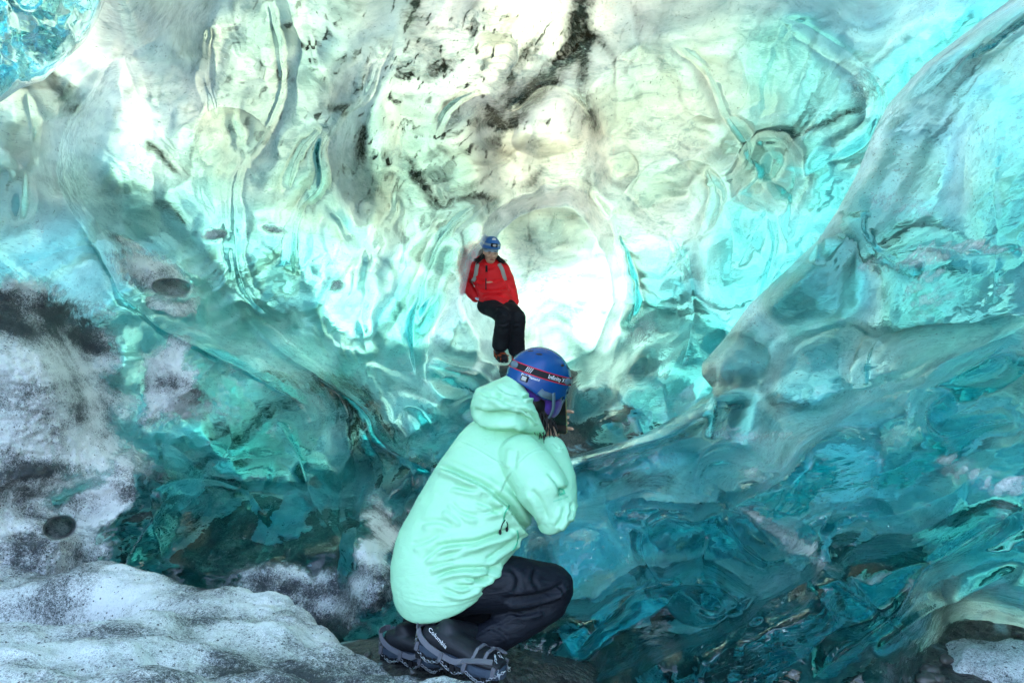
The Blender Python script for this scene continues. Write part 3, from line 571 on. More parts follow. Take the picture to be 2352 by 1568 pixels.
def build_bank():
    pts = bank_pts()
    xs = lines_(-5.5, 0.6, -1.75, 0.25, 0.0085, 1.08); ys = lines_(0.2, 3.9, 1.35, 3.1, 0.0085, 1.08)
    X, Y = np.meshgrid(xs, ys)
    Z = shepard(X, Y, pts, 4.0, 0.004)
    k = 1
    for _ in range(5):
        Z[1:-1, 1:-1] = (Z[1:-1, 1:-1] * 2 + Z[2:, 1:-1] + Z[:-2, 1:-1] + Z[1:-1, 2:] + Z[1:-1, :-2]) / 6
    Z -= .42 * np.exp(-(((X + 1.86) / .46) ** 2 + ((Y - 2.45) / .24) ** 2) ** 2)
    Z += 0.028 * fbm(X * 3.2, Y * 3.2, o=4, s=210) + 0.011 * fbm(X * 16, Y * 16, o=3, s=211) + .0035 * fbm(X * 60, Y * 60, o=2, s=212)
    grit = 0.50 + .6 * fbm(X * 2.6, Y * 3.5, o=5, s=213)
    # cleaner snow along the crests, sand collected in the front
    for (px, py, d, r, a) in [(300, 1350, 2.75, .28, -.42), (600, 1400, 2.5, .25, -.3), (720, 1450, 2.4, .14, -.35), (60, 1490, 1.85, .4, -.25), (180, 1560, 1.6, .3, -.15), (500, 1540, 1.75, .5, .12), (850, 1555, 1.95, .35, .2), (690, 1385, 2.6, .1, .3)]:
        p = P(px, py, d); grit += a * np.exp(-((X - p.x) ** 2 + (Y - p.y) ** 2) / r ** 2)
    p = P(60, 1395, 2.55); grit += .8 * np.exp(-(((X - p.x) / .42) ** 2 + ((Y - p.y) / .17) ** 2) ** 1.5)  # sand plus painted shade in the hollow behind the near mound
    me = mesh_from('snow_bank', np.stack([X, Y, Z], -1).reshape(-1, 3), quads(*X.shape, flip=True), (M_SNOW,), None, {'grit': np.clip(grit, 0, 1)})
    tag(link(bpy.data.objects.new('snow_bank', me)), 'mound of granular old snow peppered with black sand, left foreground', 'snow bank')
build_bank()
def lump(name, c, rx, ry, rz, seed, mats, label, cat, grit=.4, n=90, rough=.25, rot=0, group=None):
    u = np.linspace(0, 2 * np.pi, n, endpoint=False); v = np.linspace(0.02, np.pi - 0.02, n // 2)
    U, Vv = np.meshgrid(u, v); x = np.cos(U) * np.sin(Vv); y = np.sin(U) * np.sin(Vv); z = np.cos(Vv)
    r = 1 + rough * fbm(x * 1.3 + seed, y * 1.3, z * 1.3, o=5, s=seed) + .03 * fbm(x * 9, y * 9, z * 9, o=2, s=seed + 3)
    x, y, z = x * r * rx, y * r * ry, z * r * rz
    c_, s_ = math.cos(rot), math.sin(rot); x, y = x * c_ - y * s_, x * s_ + y * c_
    V = np.stack([x, y, z], -1).reshape(-1, 3); i = np.arange(U.size).reshape(U.shape); j = np.roll(i, -1, 1)
    Q = np.stack([i[:-1], i[1:], j[1:], j[:-1]], -1).reshape(-1, 4)
    me = mesh_from(name, V, Q, mats, None, {'grit': np.full(len(V), grit)})
    o = link(bpy.data.objects.new(name, me)); o.location = c; return tag(o, label, cat, group)
rs = random.Random(12)
for i in range(16):
    px_, d_ = rs.uniform(2020, 2340), rs.uniform(2.35, 3.0); p = P(px_, 784, d_); z_ = float(ground_h(np.array([p.x]), np.array([p.y]))[0]); r = rs.uniform(.012, .034)
    lump('stone', (p.x, p.y, z_ + r * .35), r * 1.3, r, r * .75, 60 + i, (M_STONE,), 'dark wet pebble lying on the gravel in the bottom right corner', 'stone', .5, 22, .35, rs.uniform(0, 6), 'pebbles on the gravel')
for i in range(12):
    x_, y_ = rs.uniform(-.62, -.02), rs.uniform(1.93, 2.5); z_ = float(ground_h(np.array([x_]), np.array([y_]))[0]); r = rs.uniform(.008, .02)
    lump('stone', (x_, y_, z_ + r * .4), r * 1.3, r, r * .75, 90 + i, (M_STONE,), 'small dark stone on the gravel round the boots of the crouching person', 'stone', .5, 20, .35, rs.uniform(0, 6), 'small stones round the boots')
p = P(2330, 1560, 2.75); lump('snow_lump', (p.x, p.y, p.z - .05), .36, .28, .17, 5, (M_SNOW,), 'rounded pale snow lump speckled with grit in the bottom right corner', 'snow', .42, 120, .2, .3)

# ------------------------------------------------------------------ people: lofted forms fused into one skin by a voxel remesh
def frame_dirs(pts):
    T = []
    for i in range(len(pts)):
        a = pts[max(i - 1, 0)]; b = pts[min(i + 1, len(pts) - 1)]; T.append((b - a).normalized())
    return T
def loft_geo(st, n=28, sub=5):
    """st: list of (centre, a, b) half axes; smooth closed loft. Returns verts, faces"""
    A = np.array([[*s[0], *s[1], *s[2]] for s in st], float)
    sp = spline(list(A), sub); V = []; Fc = []
    th = np.linspace(0, 2 * np.pi, n, endpoint=False)
    for r in sp:
        c, a, b = r[:3], r[3:6], r[6:9]
        V += [tuple(c + a * math.cos(t) + b * math.sin(t)) for t in th]
    m = len(sp)
    for i in range(m - 1):
        for j in range(n):
            k = (j + 1) % n; Fc.append((i * n + j, i * n + k, (i + 1) * n + k, (i + 1) * n + j))
    V.append(tuple(sp[0][:3])); V.append(tuple(sp[-1][:3])); c0, c1 = len(V) - 2, len(V) - 1
    for j in range(n):
        k = (j + 1) % n; Fc.append((c0, k, j)); Fc.append((c1, (m - 1) * n + j, (m - 1) * n + k))
    return V, Fc
def tube_st(pts, radii, flat=1.0, up=Vector((0, 0, 1)), round_ends=True):
    pts = [Vector(p) for p in pts]; T = frame_dirs(pts); st = []
    for i, (p, r, t) in enumerate(zip(pts, radii, T)):
        rr = r if isinstance(r, tuple) else (r, r * flat)
        u = up - t * up.dot(t)
        if u.length < 1e-3: u = Vector((1, 0, 0)) - t * t.x
        u.normalize(); s = t.cross(u).normalized()
        st.append((p, s * rr[0], u * rr[1]))
    if round_ends:
        def cap(p, t, s0, sgn):
            r = s0[1].length; return [(p + t * sgn * r * k, s0[1] * q, s0[2] * q) for k, q in ((.45, .86), (.8, .55), (.97, .2))]
        st = cap(pts[0], T[0], st[0], -1)[::-1] + st + cap(pts[-1], T[-1], st[-1], 1)
    return st
def geo_add(G, geo):
    V, Fc = geo; o = len(G[0]); G[0].extend(V); G[1].extend([tuple(i + o for i in f) for f in Fc])
def ell(c, r, R=None, n=20):
    V, Fc = [], []
    for i in range(n + 1):
        ph = math.pi * i / n
        for j in range(n * 2):
            t = math.pi * j / n; v = Vector((math.sin(ph) * math.cos(t) * r[0], math.sin(ph) * math.sin(t) * r[1], math.cos(ph) * r[2]))
            if R is not None: v = R @ v
            V.append(tuple(Vector(c) + v))
    m = 2 * n
    for i in range(n):
        for j in range(m):
            k = (j + 1) % m; Fc.append((i * m + j, (i + 1) * m + j, (i + 1) * m + k, i * m + k))
    return V, Fc
def raw_mesh(name, G, mats, smooth=True):
    me = bpy.data.meshes.new(name); me.from_pydata(G[0], [], G[1])
    for m in mats: me.materials.append(m)
    if smooth: me.polygons.foreach_set('use_smooth', np.ones(len(me.polygons), bool))
    me.update(); return me
def fuse(name, G, vox, smooth, mats, parent=None, post=None, adapt=0.0):
    bm = bmesh.new(); me = bpy.data.meshes.new(name); me.from_pydata(G[0], [], G[1]); bm.from_mesh(me)
    bmesh.ops.remove_doubles(bm, verts=bm.verts, dist=1e-6)
    bmesh.ops.recalc_face_normals(bm, faces=bm.faces); bm.to_mesh(me); bm.free()
    o = bpy.data.objects.new(name, me); sc.collection.objects.link(o)
    r = o.modifiers.new('r', 'REMESH'); r.mode = 'VOXEL'; r.voxel_size = vox; r.adaptivity = adapt; r.use_smooth_shade = True
    if smooth:
        s = o.modifiers.new('s', 'SMOOTH'); s.factor = .5; s.iterations = smooth
    dg = bpy.context.evaluated_depsgraph_get(); dg.update(); e = o.evaluated_get(dg)
    nm = bpy.data.meshes.new_from_object(e); o.modifiers.clear(); o.data = nm; bpy.data.meshes.remove(me); nm.name = name
    nm.materials.clear()
    for m in mats: nm.materials.append(m)
    nm.polygons.foreach_set('use_smooth', np.ones(len(nm.polygons), bool))
    if post:
        n = len(nm.vertices); V = np.empty(n * 3, np.float32); nm.vertices.foreach_get('co', V); V = V.reshape(-1, 3)
        Nn = np.empty(n * 3, np.float32); nm.vertices.foreach_get('normal', Nn); Nn = Nn.reshape(-1, 3)
        V = post(V.astype(float), Nn.astype(float)); nm.vertices.foreach_set('co', V.astype(np.float32).ravel())
    nm.update()
    if parent: o.parent = parent
    return o
def simple(name, G, mats, parent=None, smooth=True):
    o = link(bpy.data.objects.new(name, raw_mesh(name, G, mats, smooth)), parent); return o
def empty(name, loc, label, cat, group=None):
    o = bpy.data.objects.new(name, None); o.empty_display_size = .1; link(o); o.location = loc; return tag(o, label, cat, group)
def own(o, root):                                       # parent without moving
    o.parent = root; bpy.context.view_layer.update()
    o.matrix_parent_inverse = root.matrix_world.inverted(); return o
def own_at(o, root, loc):                               # same, for a root without rotation
    o.parent = root; o.matrix_parent_inverse = Matrix.Translation(-Vector(loc)); return o

def cloth(name, col, rough=.6, weave=0, sheen=0.0, transl=0.0, bumpn=0.0, scale=700, spec=.3, crinkle=0.0):
    m, nt = new_mat(name); out = N(nt, 'ShaderNodeOutputMaterial'); vec = N(nt, 'ShaderNodeTexCoord').outputs['Object']
    p = N(nt, 'ShaderNodeBsdfPrincipled'); n1 = noise(nt, vec, 14, 4, .6); n2 = noise(nt, vec, scale, 2, .6)
    c = mixc(nt, ramp(nt, n1, (.3, 0.0), (.75, .35)), col, tuple(x * .78 for x in col))
    nt.links.new(c, p.inputs['Base Color']); p.inputs['Roughness'].default_value = rough; p.inputs['Specular IOR Level'].default_value = spec
    if sheen: p.inputs['Sheen Weight'].default_value = sheen
    h = math_(nt, 'ADD', n1, math_(nt, 'MULTIPLY', n2, .12))
    if crinkle: h = math_(nt, 'ADD', h, math_(nt, 'MULTIPLY', noise(nt, mapping(nt, vec, (0, .5, 0), (16, 16, 34)), 1, 4, .5, 1.2), crinkle))
    nt.links.new(bump(nt, h, .35 + bumpn, .012), p.inputs['Normal']); nt.links.new(p.outputs[0], out.inputs['Surface']); return m
M_MINT = cloth('mint_shell_fabric', (0.34, 0.67, 0.44), .40, spec=.4, crinkle=.8)
M_NAVY = cloth('dark_navy_trouser_fabric', (0.004, 0.006, 0.012), .62, crinkle=1.6)
M_BOOT = cloth('black_boot_leather', (0.014, 0.015, 0.019), .45)
M_SOLE = cloth('black_sole_rubber', (0.012, 0.012, 0.013), .7)
M_MIDSOLE = cloth('blue_grey_midsole', (0.05, 0.07, 0.10), .6)
M_HARN = cloth('grey_crampon_rubber', (0.13, 0.13, 0.15), .5)
M_ORANGE = cloth('orange_crampon_rubber', (0.42, 0.07, 0.02), .5)
M_BLUE = cloth('blue_helmet_shell', (0.003, 0.05, 0.20), .24, bumpn=-.3, spec=.5)
M_BLUE2 = cloth('pale_blue_helmet_shell', (0.03, 0.15, 0.46), .35, bumpn=-.3, spec=.5)
M_STRAP = cloth('black_elastic', (0.010, 0.010, 0.012), .8)
M_RED = cloth('red_thread', (0.5, 0.01, 0.03), .7)
M_WHITE = cloth('white_print', (0.8, 0.8, 0.82), .6)
M_PURPLE = cloth('purple_fleece', (0.045, 0.015, 0.16), .95, sheen=.3, bumpn=.4, scale=260)
M_GREYW = cloth('grey_webbing', (0.10, 0.15, 0.18), .7)
M_SKIN = cloth('skin', (0.68, 0.38, 0.26), .5)
M_HAIR = cloth('black_hair', (0.010, 0.008, 0.007), .35)
M_REDJ = cloth('red_shell_fabric', (0.80, 0.008, 0.014), .5, crinkle=1.0)
M_BLACKT = cloth('black_trousers_fabric', (0.010, 0.010, 0.014), .7)
M_PACK = cloth('pale_grey_webbing', (0.42, 0.42, 0.38), .7)
M_KNIT = cloth('pale_blue_knit', (0.33, 0.42, 0.50), .9)
M_GLOVE = cloth('pale_lilac_glove', (0.62, 0.62, 0.74), .8)
M_LOGO = cloth('green_print', (0.10, 0.52, 0.30), .6)
def metal(name, col, rough):
    m, nt = new_mat(name); out = N(nt, 'ShaderNodeOutputMaterial'); p = N(nt, 'ShaderNodeBsdfPrincipled')
    vec = N(nt, 'ShaderNodeTexCoord').outputs['Object']; nt.links.new(mixc(nt, noise(nt, vec, 120), col, tuple(c * .7 for c in col)), p.inputs['Base Color'])
    p.inputs['Metallic'].default_value = 1; p.inputs['Roughness'].default_value = rough; nt.links.new(p.outputs[0], out.inputs['Surface']); return m
M_STEEL = metal('chain_steel', (0.62, 0.64, 0.68), .3)
def glassy(name, col, rough):
    m, nt = new_mat(name); out = N(nt, 'ShaderNodeOutputMaterial'); p = N(nt, 'ShaderNodeBsdfPrincipled')
    vec = N(nt, 'ShaderNodeTexCoord').outputs['Object']; nt.links.new(mixc(nt, noise(nt, vec, 30), col, tuple(c * .8 for c in col)), p.inputs['Base Color'])
    p.inputs['Roughness'].default_value = rough; p.inputs['Coat Weight'].default_value = 1; nt.links.new(p.outputs[0], out.inputs['Surface']); return m
M_PHONE = glassy('phone_glass', (0.012, 0.02, 0.02), .08)
M_GOLD = metal('phone_rim', (0.75, 0.55, 0.25), .25)
M_LENS = glassy('lamp_lens', (0.6, 0.6, 0.6), .1)

def topx(V):                                             # world points seen as picture coordinates (for laying seams and folds along the cloth)
    return CX + F * V[:, 0] / V[:, 1], CY - F * (V[:, 2] - CZ) / V[:, 1]
def folds(lst, noise_amp=0.0, seed=0, nscale=9):
    def post(V, Nn):
        X, Y = topx(V); disp = np.zeros(len(V)); facing = np.clip(-Nn[:, 1] * 1.6 + .3, 0, 1)
        for pts, w_, a in lst:
            line = spline(pts, 6) if len(pts) > 2 else np.array(pts, float)
            d, s, t = polydist(X, Y, line, w_ * 5)
            f = sst(0, .2, t) * sst(0, .2, 1 - t)
            # a fold: a groove on the line, a roll of cloth on each side
            prof = -np.exp(-(d / (w_ * .55)) ** 2) + .75 * np.exp(-((d - w_ * 1.5) / (w_ * .9)) ** 2) * (1 + .5 * s)
            disp += 1.2 * a * f * prof * (d < 1e8)
        disp *= facing
        if noise_amp: disp += noise_amp * fbm(V[:, 0] * nscale + .4 * V[:, 2] * nscale, V[:, 1] * nscale, V[:, 2] * nscale * 2.2, o=3, s=seed)
        return V + Nn * disp[:, None]
    return post
def sil(L, R, d, b):                                     # a section between two outline points
    a, c = P(*L, d), P(*R, d); return ((a + c) / 2, (c - a) / 2, Vector(b))
def ribbon(pts, nrm, width, thick):
    """a flat strap along pts; nrm = outward normals"""
    V, Fc = [], []; T = frame_dirs([Vector(p) for p in pts])
    for p, n_, t in zip(pts, nrm, T):
        p = Vector(p); n_ = Vector(n_).normalized(); s = t.cross(n_).normalized() * width / 2; u = n_ * thick
        V += [tuple(p - s), tuple(p + s), tuple(p + s + u), tuple(p - s + u)]
    m = len(pts)
    for i in range(m - 1):
        for j in range(4):
            k = (j + 1) % 4; Fc.append((i * 4 + j, i * 4 + k, i * 4 + 4 + k, i * 4 + 4 + j))
    Fc += [(0, 3, 2, 1), (m * 4 - 4, m * 4 - 3, m * 4 - 2, m * 4 - 1)]
    return V, Fc
def text_geo(txt, size):
    cu = bpy.data.curves.new('t', 'FONT'); cu.body = txt; cu.size = size; cu.extrude = 0.0; cu.resolution_u = 3; cu.align_x = 'CENTER'; cu.align_y = 'CENTER'
    o = bpy.data.objects.new('t', cu); sc.collection.objects.link(o); dg = bpy.context.evaluated_depsgraph_get(); dg.update()
    me = bpy.data.meshes.new_from_object(o.evaluated_get(dg)); V = [tuple(v.co) for v in me.vertices]; Fc = [tuple(p.vertices) for p in me.polygons]
    bpy.data.objects.remove(o); bpy.data.curves.remove(cu); bpy.data.meshes.remove(me); return V, Fc
def lay(geo, fn):
    return [tuple(fn(x, y)) for x, y, *_ in geo[0]], geo[1]

# ---- the photographer crouching in the mint jacket
ROOT1 = P(1040, 1560, 2.15); ROOT1.z = .085
ph = empty('person', ROOT1, 'person crouching in a mint green hooded jacket and dark trousers, photographing with a phone', 'person')
def A1(o): return own_at(o, ph, ROOT1)
YH = math.radians(58); f_ = Vector((math.cos(YH), math.sin(YH), -.22)).normalized()       # the way the head faces: away to the right, slightly down
tilt = Vector((.36, 0, 1)); r_ = f_.cross(tilt).normalized(); u_ = r_.cross(f_).normalized()
RH = Matrix((f_, -r_, u_)).transposed()                  # local x forward, y left, z up
HC = P(1238, 868, 2.5)                                   # helmet centre
def hd(x, y, z): return HC + RH @ Vector((x, y, z))

def build_body_1():
    G = ([], [])
    geo_add(G, ell(hd(.005, 0, -.045), (.098, .078, .115), RH))            # skull
    geo_add(G, ell(hd(.035, 0, -.115), (.062, .056, .055), RH))            # jaw
    geo_add(G, ell(hd(.105, 0, -.07), (.016, .013, .022), RH))             # nose
    geo_add(G, ell(hd(.098, 0, -.112), (.008, .022, .009), RH))            # mouth
    for s in (-1, 1):
        geo_add(G, ell(hd(.0, s * .080, -.06), (.018, .010, .030), RH)); geo_add(G, ell(hd(.092, s * .032, -.035), (.010, .014, .009), RH))
    geo_add(G, loft_geo(tube_st([hd(-.02, 0, -.10), P(1190, 985, 2.48), P(1165, 1040, 2.45)], [.055, .058, .075])))
    geo_add(G, loft_geo(tube_st([P(1160, 1060, 2.45), P(1100, 1150, 2.42), P(1040, 1290, 2.40)], [(.09, .09), (.10, .09), (.12, .10)])))
    # arms within the sleeves, hands around the phone
    RWR, LWR = P(1262, 1008, 2.52), P(1262, 1012, 2.68)
    geo_add(G, loft_geo(tube_st([P(1200, 1066, 2.38), P(1274, 1176, 2.25), RWR], [.05, .042, .028]))); geo_add(G, loft_geo(tube_st([P(1225, 1030, 2.60), P(1290, 1130, 2.76), LWR], [.05, .042, .028])))
    return G, RWR, LWR
PHC = P(1281, 949, 2.62)                                 # phone centre
yp = math.radians(62); pf = Vector((math.cos(yp), math.sin(yp), 0)); pr = Vector((pf.y, -pf.x, 0)); pu = Vector((-.03, 0, 1)).normalized()
def finger(G, base, pts, r):
    geo_add(G, loft_geo(tube_st([base] + pts, [r * (1 - .08 * i) for i in range(len(pts) + 1)]), n=12, sub=3))
def hands_1(G, RWR, LWR):
    Hh, Hw = .078, .037                                  # half height and width of the phone
    # right hand holds the near lower corner, left hand the far edge
    palm = PHC - pr * (Hw + .006) - pu * (Hh * .75) - pf * .022
    geo_add(G, loft_geo(tube_st([RWR, (RWR + palm) / 2, palm], [(.026, .02), (.036, .018), (.036, .015)])))
    for k, (h, l) in enumerate([(.0, 1.0), (-.021, 1.08), (-.042, 1.0), (-.062, .8)]):
        b = palm + pu * (h + .035) + pf * .010
        finger(G, b, [b + pf * .018 + pr * .006 * l, b + pf * .034 + pr * .022 * l, b + pf * .036 + pr * .040 * l], .0085)
    b = palm + pu * .03 - pf * .01; finger(G, palm - pf * .005, [b, b + pr * .012 + pu * .016, b + pr * .024 + pf * .004 + pu * .022], .0095)
    palm = PHC - pr * .014 - pu * (Hh * .45) + pf * .032
    geo_add(G, loft_geo(tube_st([LWR, (LWR + palm) / 2, palm], [(.026, .02), (.036, .018), (.036, .015)])))
    for k, (h, l) in enumerate([(.030, 1.06), (.008, .7), (-.014, .66), (-.036, .98)]):
        b = palm + pu * (h + .01) + pf * .010
        tipx = .060
        finger(G, b, [b + pf * .004 + pr * .022 * l, b + pf * .000 + pr * .045 * l, b - pf * .010 + pr * tipx * l], .0085)
    b = palm + pu * .03 - pf * .01; finger(G, palm - pf * .005, [b, b - pr * .012 + pu * .02, b - pr * .02 + pu * .038 - pf * .01], .0095)
G, RWR, LWR = build_body_1(); hands_1(G, RWR, LWR)
# finger tips that show past the right edge of the phone
A1(fuse('body', G, .0036, 2, (M_SKIN,)))

def jacket_1():
    G = ([], [])
    st = [sil((922, 1372), (1148, 1284), 2.36, (.0, -.165, -.075)), sil((906, 1358), (1163, 1276), 2.36, (0, -.18, -.078)), sil((898, 1300), (1180, 1243), 2.37, (0, -.192, -.085)), sil((916, 1225), (1212, 1205), 2.38, (0, -.18, -.07)),
          sil((956, 1150), (1232, 1150), 2.40, (0, -.168, -.05)), sil((998, 1078), (1250, 1100), 2.42, (0, -.155, -.04)), sil((1040, 1018), (1252, 1050), 2.45, (0, -.14, -.03)),
          sil((1078, 975), (1250, 1018), 2.48, (0, -.115, -.02)), sil((1115, 955), (1240, 992), 2.49, (0, -.09, -.01)), sil((1140, 945), (1225, 975), 2.50, (0, -.06, 0))]
    geo_add(G, loft_geo(st, 40))
    geo_add(G, loft_geo(tube_st([P(1196, 1052, 2.36), P(1228, 1090, 2.28), P(1254, 1138, 2.23), P(1268, 1176, 2.22), P(1279, 1150, 2.26), P(1284, 1100, 2.33), P(1276, 1055, 2.41), P(1266, 1030, 2.46)],
                                [.085, .086, .080, .074, .066, .058, .052, .050])))
    geo_add(G, loft_geo(tube_st([P(1205, 1020, 2.60), P(1240, 1050, 2.66), P(1272, 1110, 2.72), P(1280, 1140, 2.74), P(1282, 1100, 2.74), P(1266, 1044, 2.68)], [.08, .078, .07, .066, .06, .05])))
    return G
FOLD1 = [([(1001, 1069), (1040, 1080), (1080, 1098), (1112, 1114), (1148, 1136)], 9, .016), ([(1035, 1112), (1080, 1122), (1112, 1124)], 8, .008), ([(1021, 1163), (1045, 1180), (1068, 1200)], 8, .007),
         ([(1032, 1150), (1060, 1175), (1105, 1188)], 8, .007), ([(990, 1255), (1040, 1248), (1090, 1243), (1147, 1225), (1186, 1204)], 9, .013), ([(1004, 1282), (1060, 1262), (1120, 1240)], 7, .006),
         ([(965, 1290), (1000, 1262), (1020, 1258)], 8, .006), ([(980, 1304), (1020, 1292), (1046, 1288)], 7, .006), ([(985, 1328), (1040, 1308), (1100, 1304), (1135, 1303), (1152, 1289)], 8, .011),
         ([(1032, 1343), (1078, 1344), (1112, 1322), (1140, 1298)], 8, .010), ([(1012, 1350), (1060, 1362), (1106, 1342)], 7, .008), ([(1127, 1130), (1150, 1143), (1175, 1165), (1200, 1203), (1218, 1222)], 10, .022),
         ([(960, 1200), (1010, 1196), (1040, 1210)], 9, .006), ([(940, 1250), (980, 1240), (1010, 1222)], 9, .005), ([(1107, 1178), (1140, 1172), (1160, 1160)], 7, .007), ([(1090, 1150), (1120, 1160), (1150, 1180)], 7, .006),
         ([(1255, 1080), (1280, 1110), (1290, 1140)], 8, .006), ([(1275, 1212), (1290, 1190), (1300, 1160)], 7, .008), ([(1300, 1195), (1310, 1175), (1316, 1150)], 6, .007), ([(1215, 1120), (1240, 1150), (1260, 1200)], 10, .006),
         ([(1110, 1290), (1150, 1262), (1190, 1235)], 7, .007), ([(1060, 1325), (1100, 1330), (1130, 1318)], 6, .007), ([(920, 1368), (970, 1382), (1030, 1384), (1090, 1368), (1140, 1325)], 3, .0025),
         ([(1048, 1008), (1090, 1025), (1135, 1052), (1179, 1080)], 2.2, .0035), ([(1179, 1080), (1160, 1110), (1143, 1148)], 2.2, .0035), ([(1179, 1080), (1215, 1041), (1262, 1024)], 2.2, .0035),
         ([(1270, 1016), (1283, 1030), (1292, 1028)], 3, .005), ([(1155, 1210), (1160, 1180), (1170, 1160)], 2.4, .004), ([(1180, 1262), (1192, 1235), (1196, 1215)], 2.4, .004), ([(1186, 1030), (1182, 1055), (1180, 1078)], 9, .006)]
A1(fuse('jacket', jacket_1(), .0048, 2, (M_MINT,), post=folds(FOLD1, .003, 5, 7)))
def hood_1():
    G = ([], [])
    st = [sil((1080, 936), (1084, 915), 2.47, (0, -.03, 0)), sil((1086, 950), (1096, 892), 2.47, (0, -.075, 0)), sil((1110, 968), (1122, 880), 2.47, (0, -.11, 0)), sil((1150, 985), (1152, 868), 2.47, (0, -.135, .0)),
          sil((1200, 995), (1178, 858), 2.48, (0, -.14, 0)), sil((1238, 1000), (1188, 856), 2.49, (0, -.135, 0)), sil((1256, 998), (1194, 860), 2.50, (0, -.125, 0)), sil((1250, 985), (1200, 880), 2.51, (0, -.09, 0))]
    geo_add(G, loft_geo(st, 36)); return G
FOLD2 = [([(1085, 935), (1110, 952), (1150, 950), (1190, 950), (1240, 985)], 12, .022), ([(1130, 900), (1165, 925), (1205, 935)], 8, .009), ([(1200, 913), (1225, 910)], 5, .012), ([(1095, 895), (1130, 912), (1160, 905)], 7, .007),
         ([(1100, 968), (1150, 975), (1210, 988)], 7, .010), ([(1205, 945), (1225, 955), (1240, 975)], 5, .009), ([(1165, 935), (1200, 942), (1215, 950)], 5, .008), ([(1140, 885), (1160, 900), (1190, 905)], 6, .005)]
hood = A1(fuse('hood', hood_1(), .005, 2, (M_MINT,), post=folds(FOLD2, .005, 8, 9)))

def trousers_1():
    G = ([], [])
    geo_add(G, loft_geo(tube_st([P(995, 1345, 2.38), P(1080, 1335, 2.31), P(1170, 1340, 2.31), P(1240, 1342, 2.34), P(1268, 1345, 2.36)], [.12, .105, .092, .078, .074])))       # right thigh
    geo_add(G, loft_geo(tube_st([P(1272, 1347, 2.36), P(1255, 1380, 2.34), P(1200, 1420, 2.30), P(1138, 1460, 2.27), P(1105, 1478, 2.26), P(1085, 1480, 2.27)], [.072, .070, .064, .058, .060, .058])))       # shin
    geo_add(G, loft_geo(tube_st([P(1000, 1345, 2.48), P(1090, 1340, 2.56), P(1180, 1345, 2.62), P(1262, 1345, 2.66)], [.12, .10, .09, .072])))
    geo_add(G, loft_geo(tube_st([P(1262, 1345, 2.66), P(1190, 1390, 2.62), P(1050, 1420, 2.56), P(958, 1432, 2.50)], [.072, .07, .062, .056])))
    geo_add(G, ell(P(1015, 1335, 2.42), (.165, .15, .115)))
    return G
FOLD3 = [([(1150, 1375), (1200, 1372), (1260, 1360), (1300, 1335)], 9, .012), ([(1170, 1300), (1190, 1330), (1180, 1365)], 8, .005), ([(1235, 1300), (1225, 1330), (1240, 1355)], 8, .005), ([(1280, 1340), (1290, 1355), (1285, 1375)], 5, .007),
         ([(1160, 1400), (1200, 1410), (1250, 1395)], 7, .006), ([(1082, 1467), (1150, 1432), (1210, 1405), (1262, 1380)], 2.5, .004), ([(1120, 1440), (1150, 1450), (1170, 1470)], 6, .005)]
A1(fuse('trousers', trousers_1(), .007, 3, (M_NAVY,), post=folds(FOLD3, .005, 11, 8)))

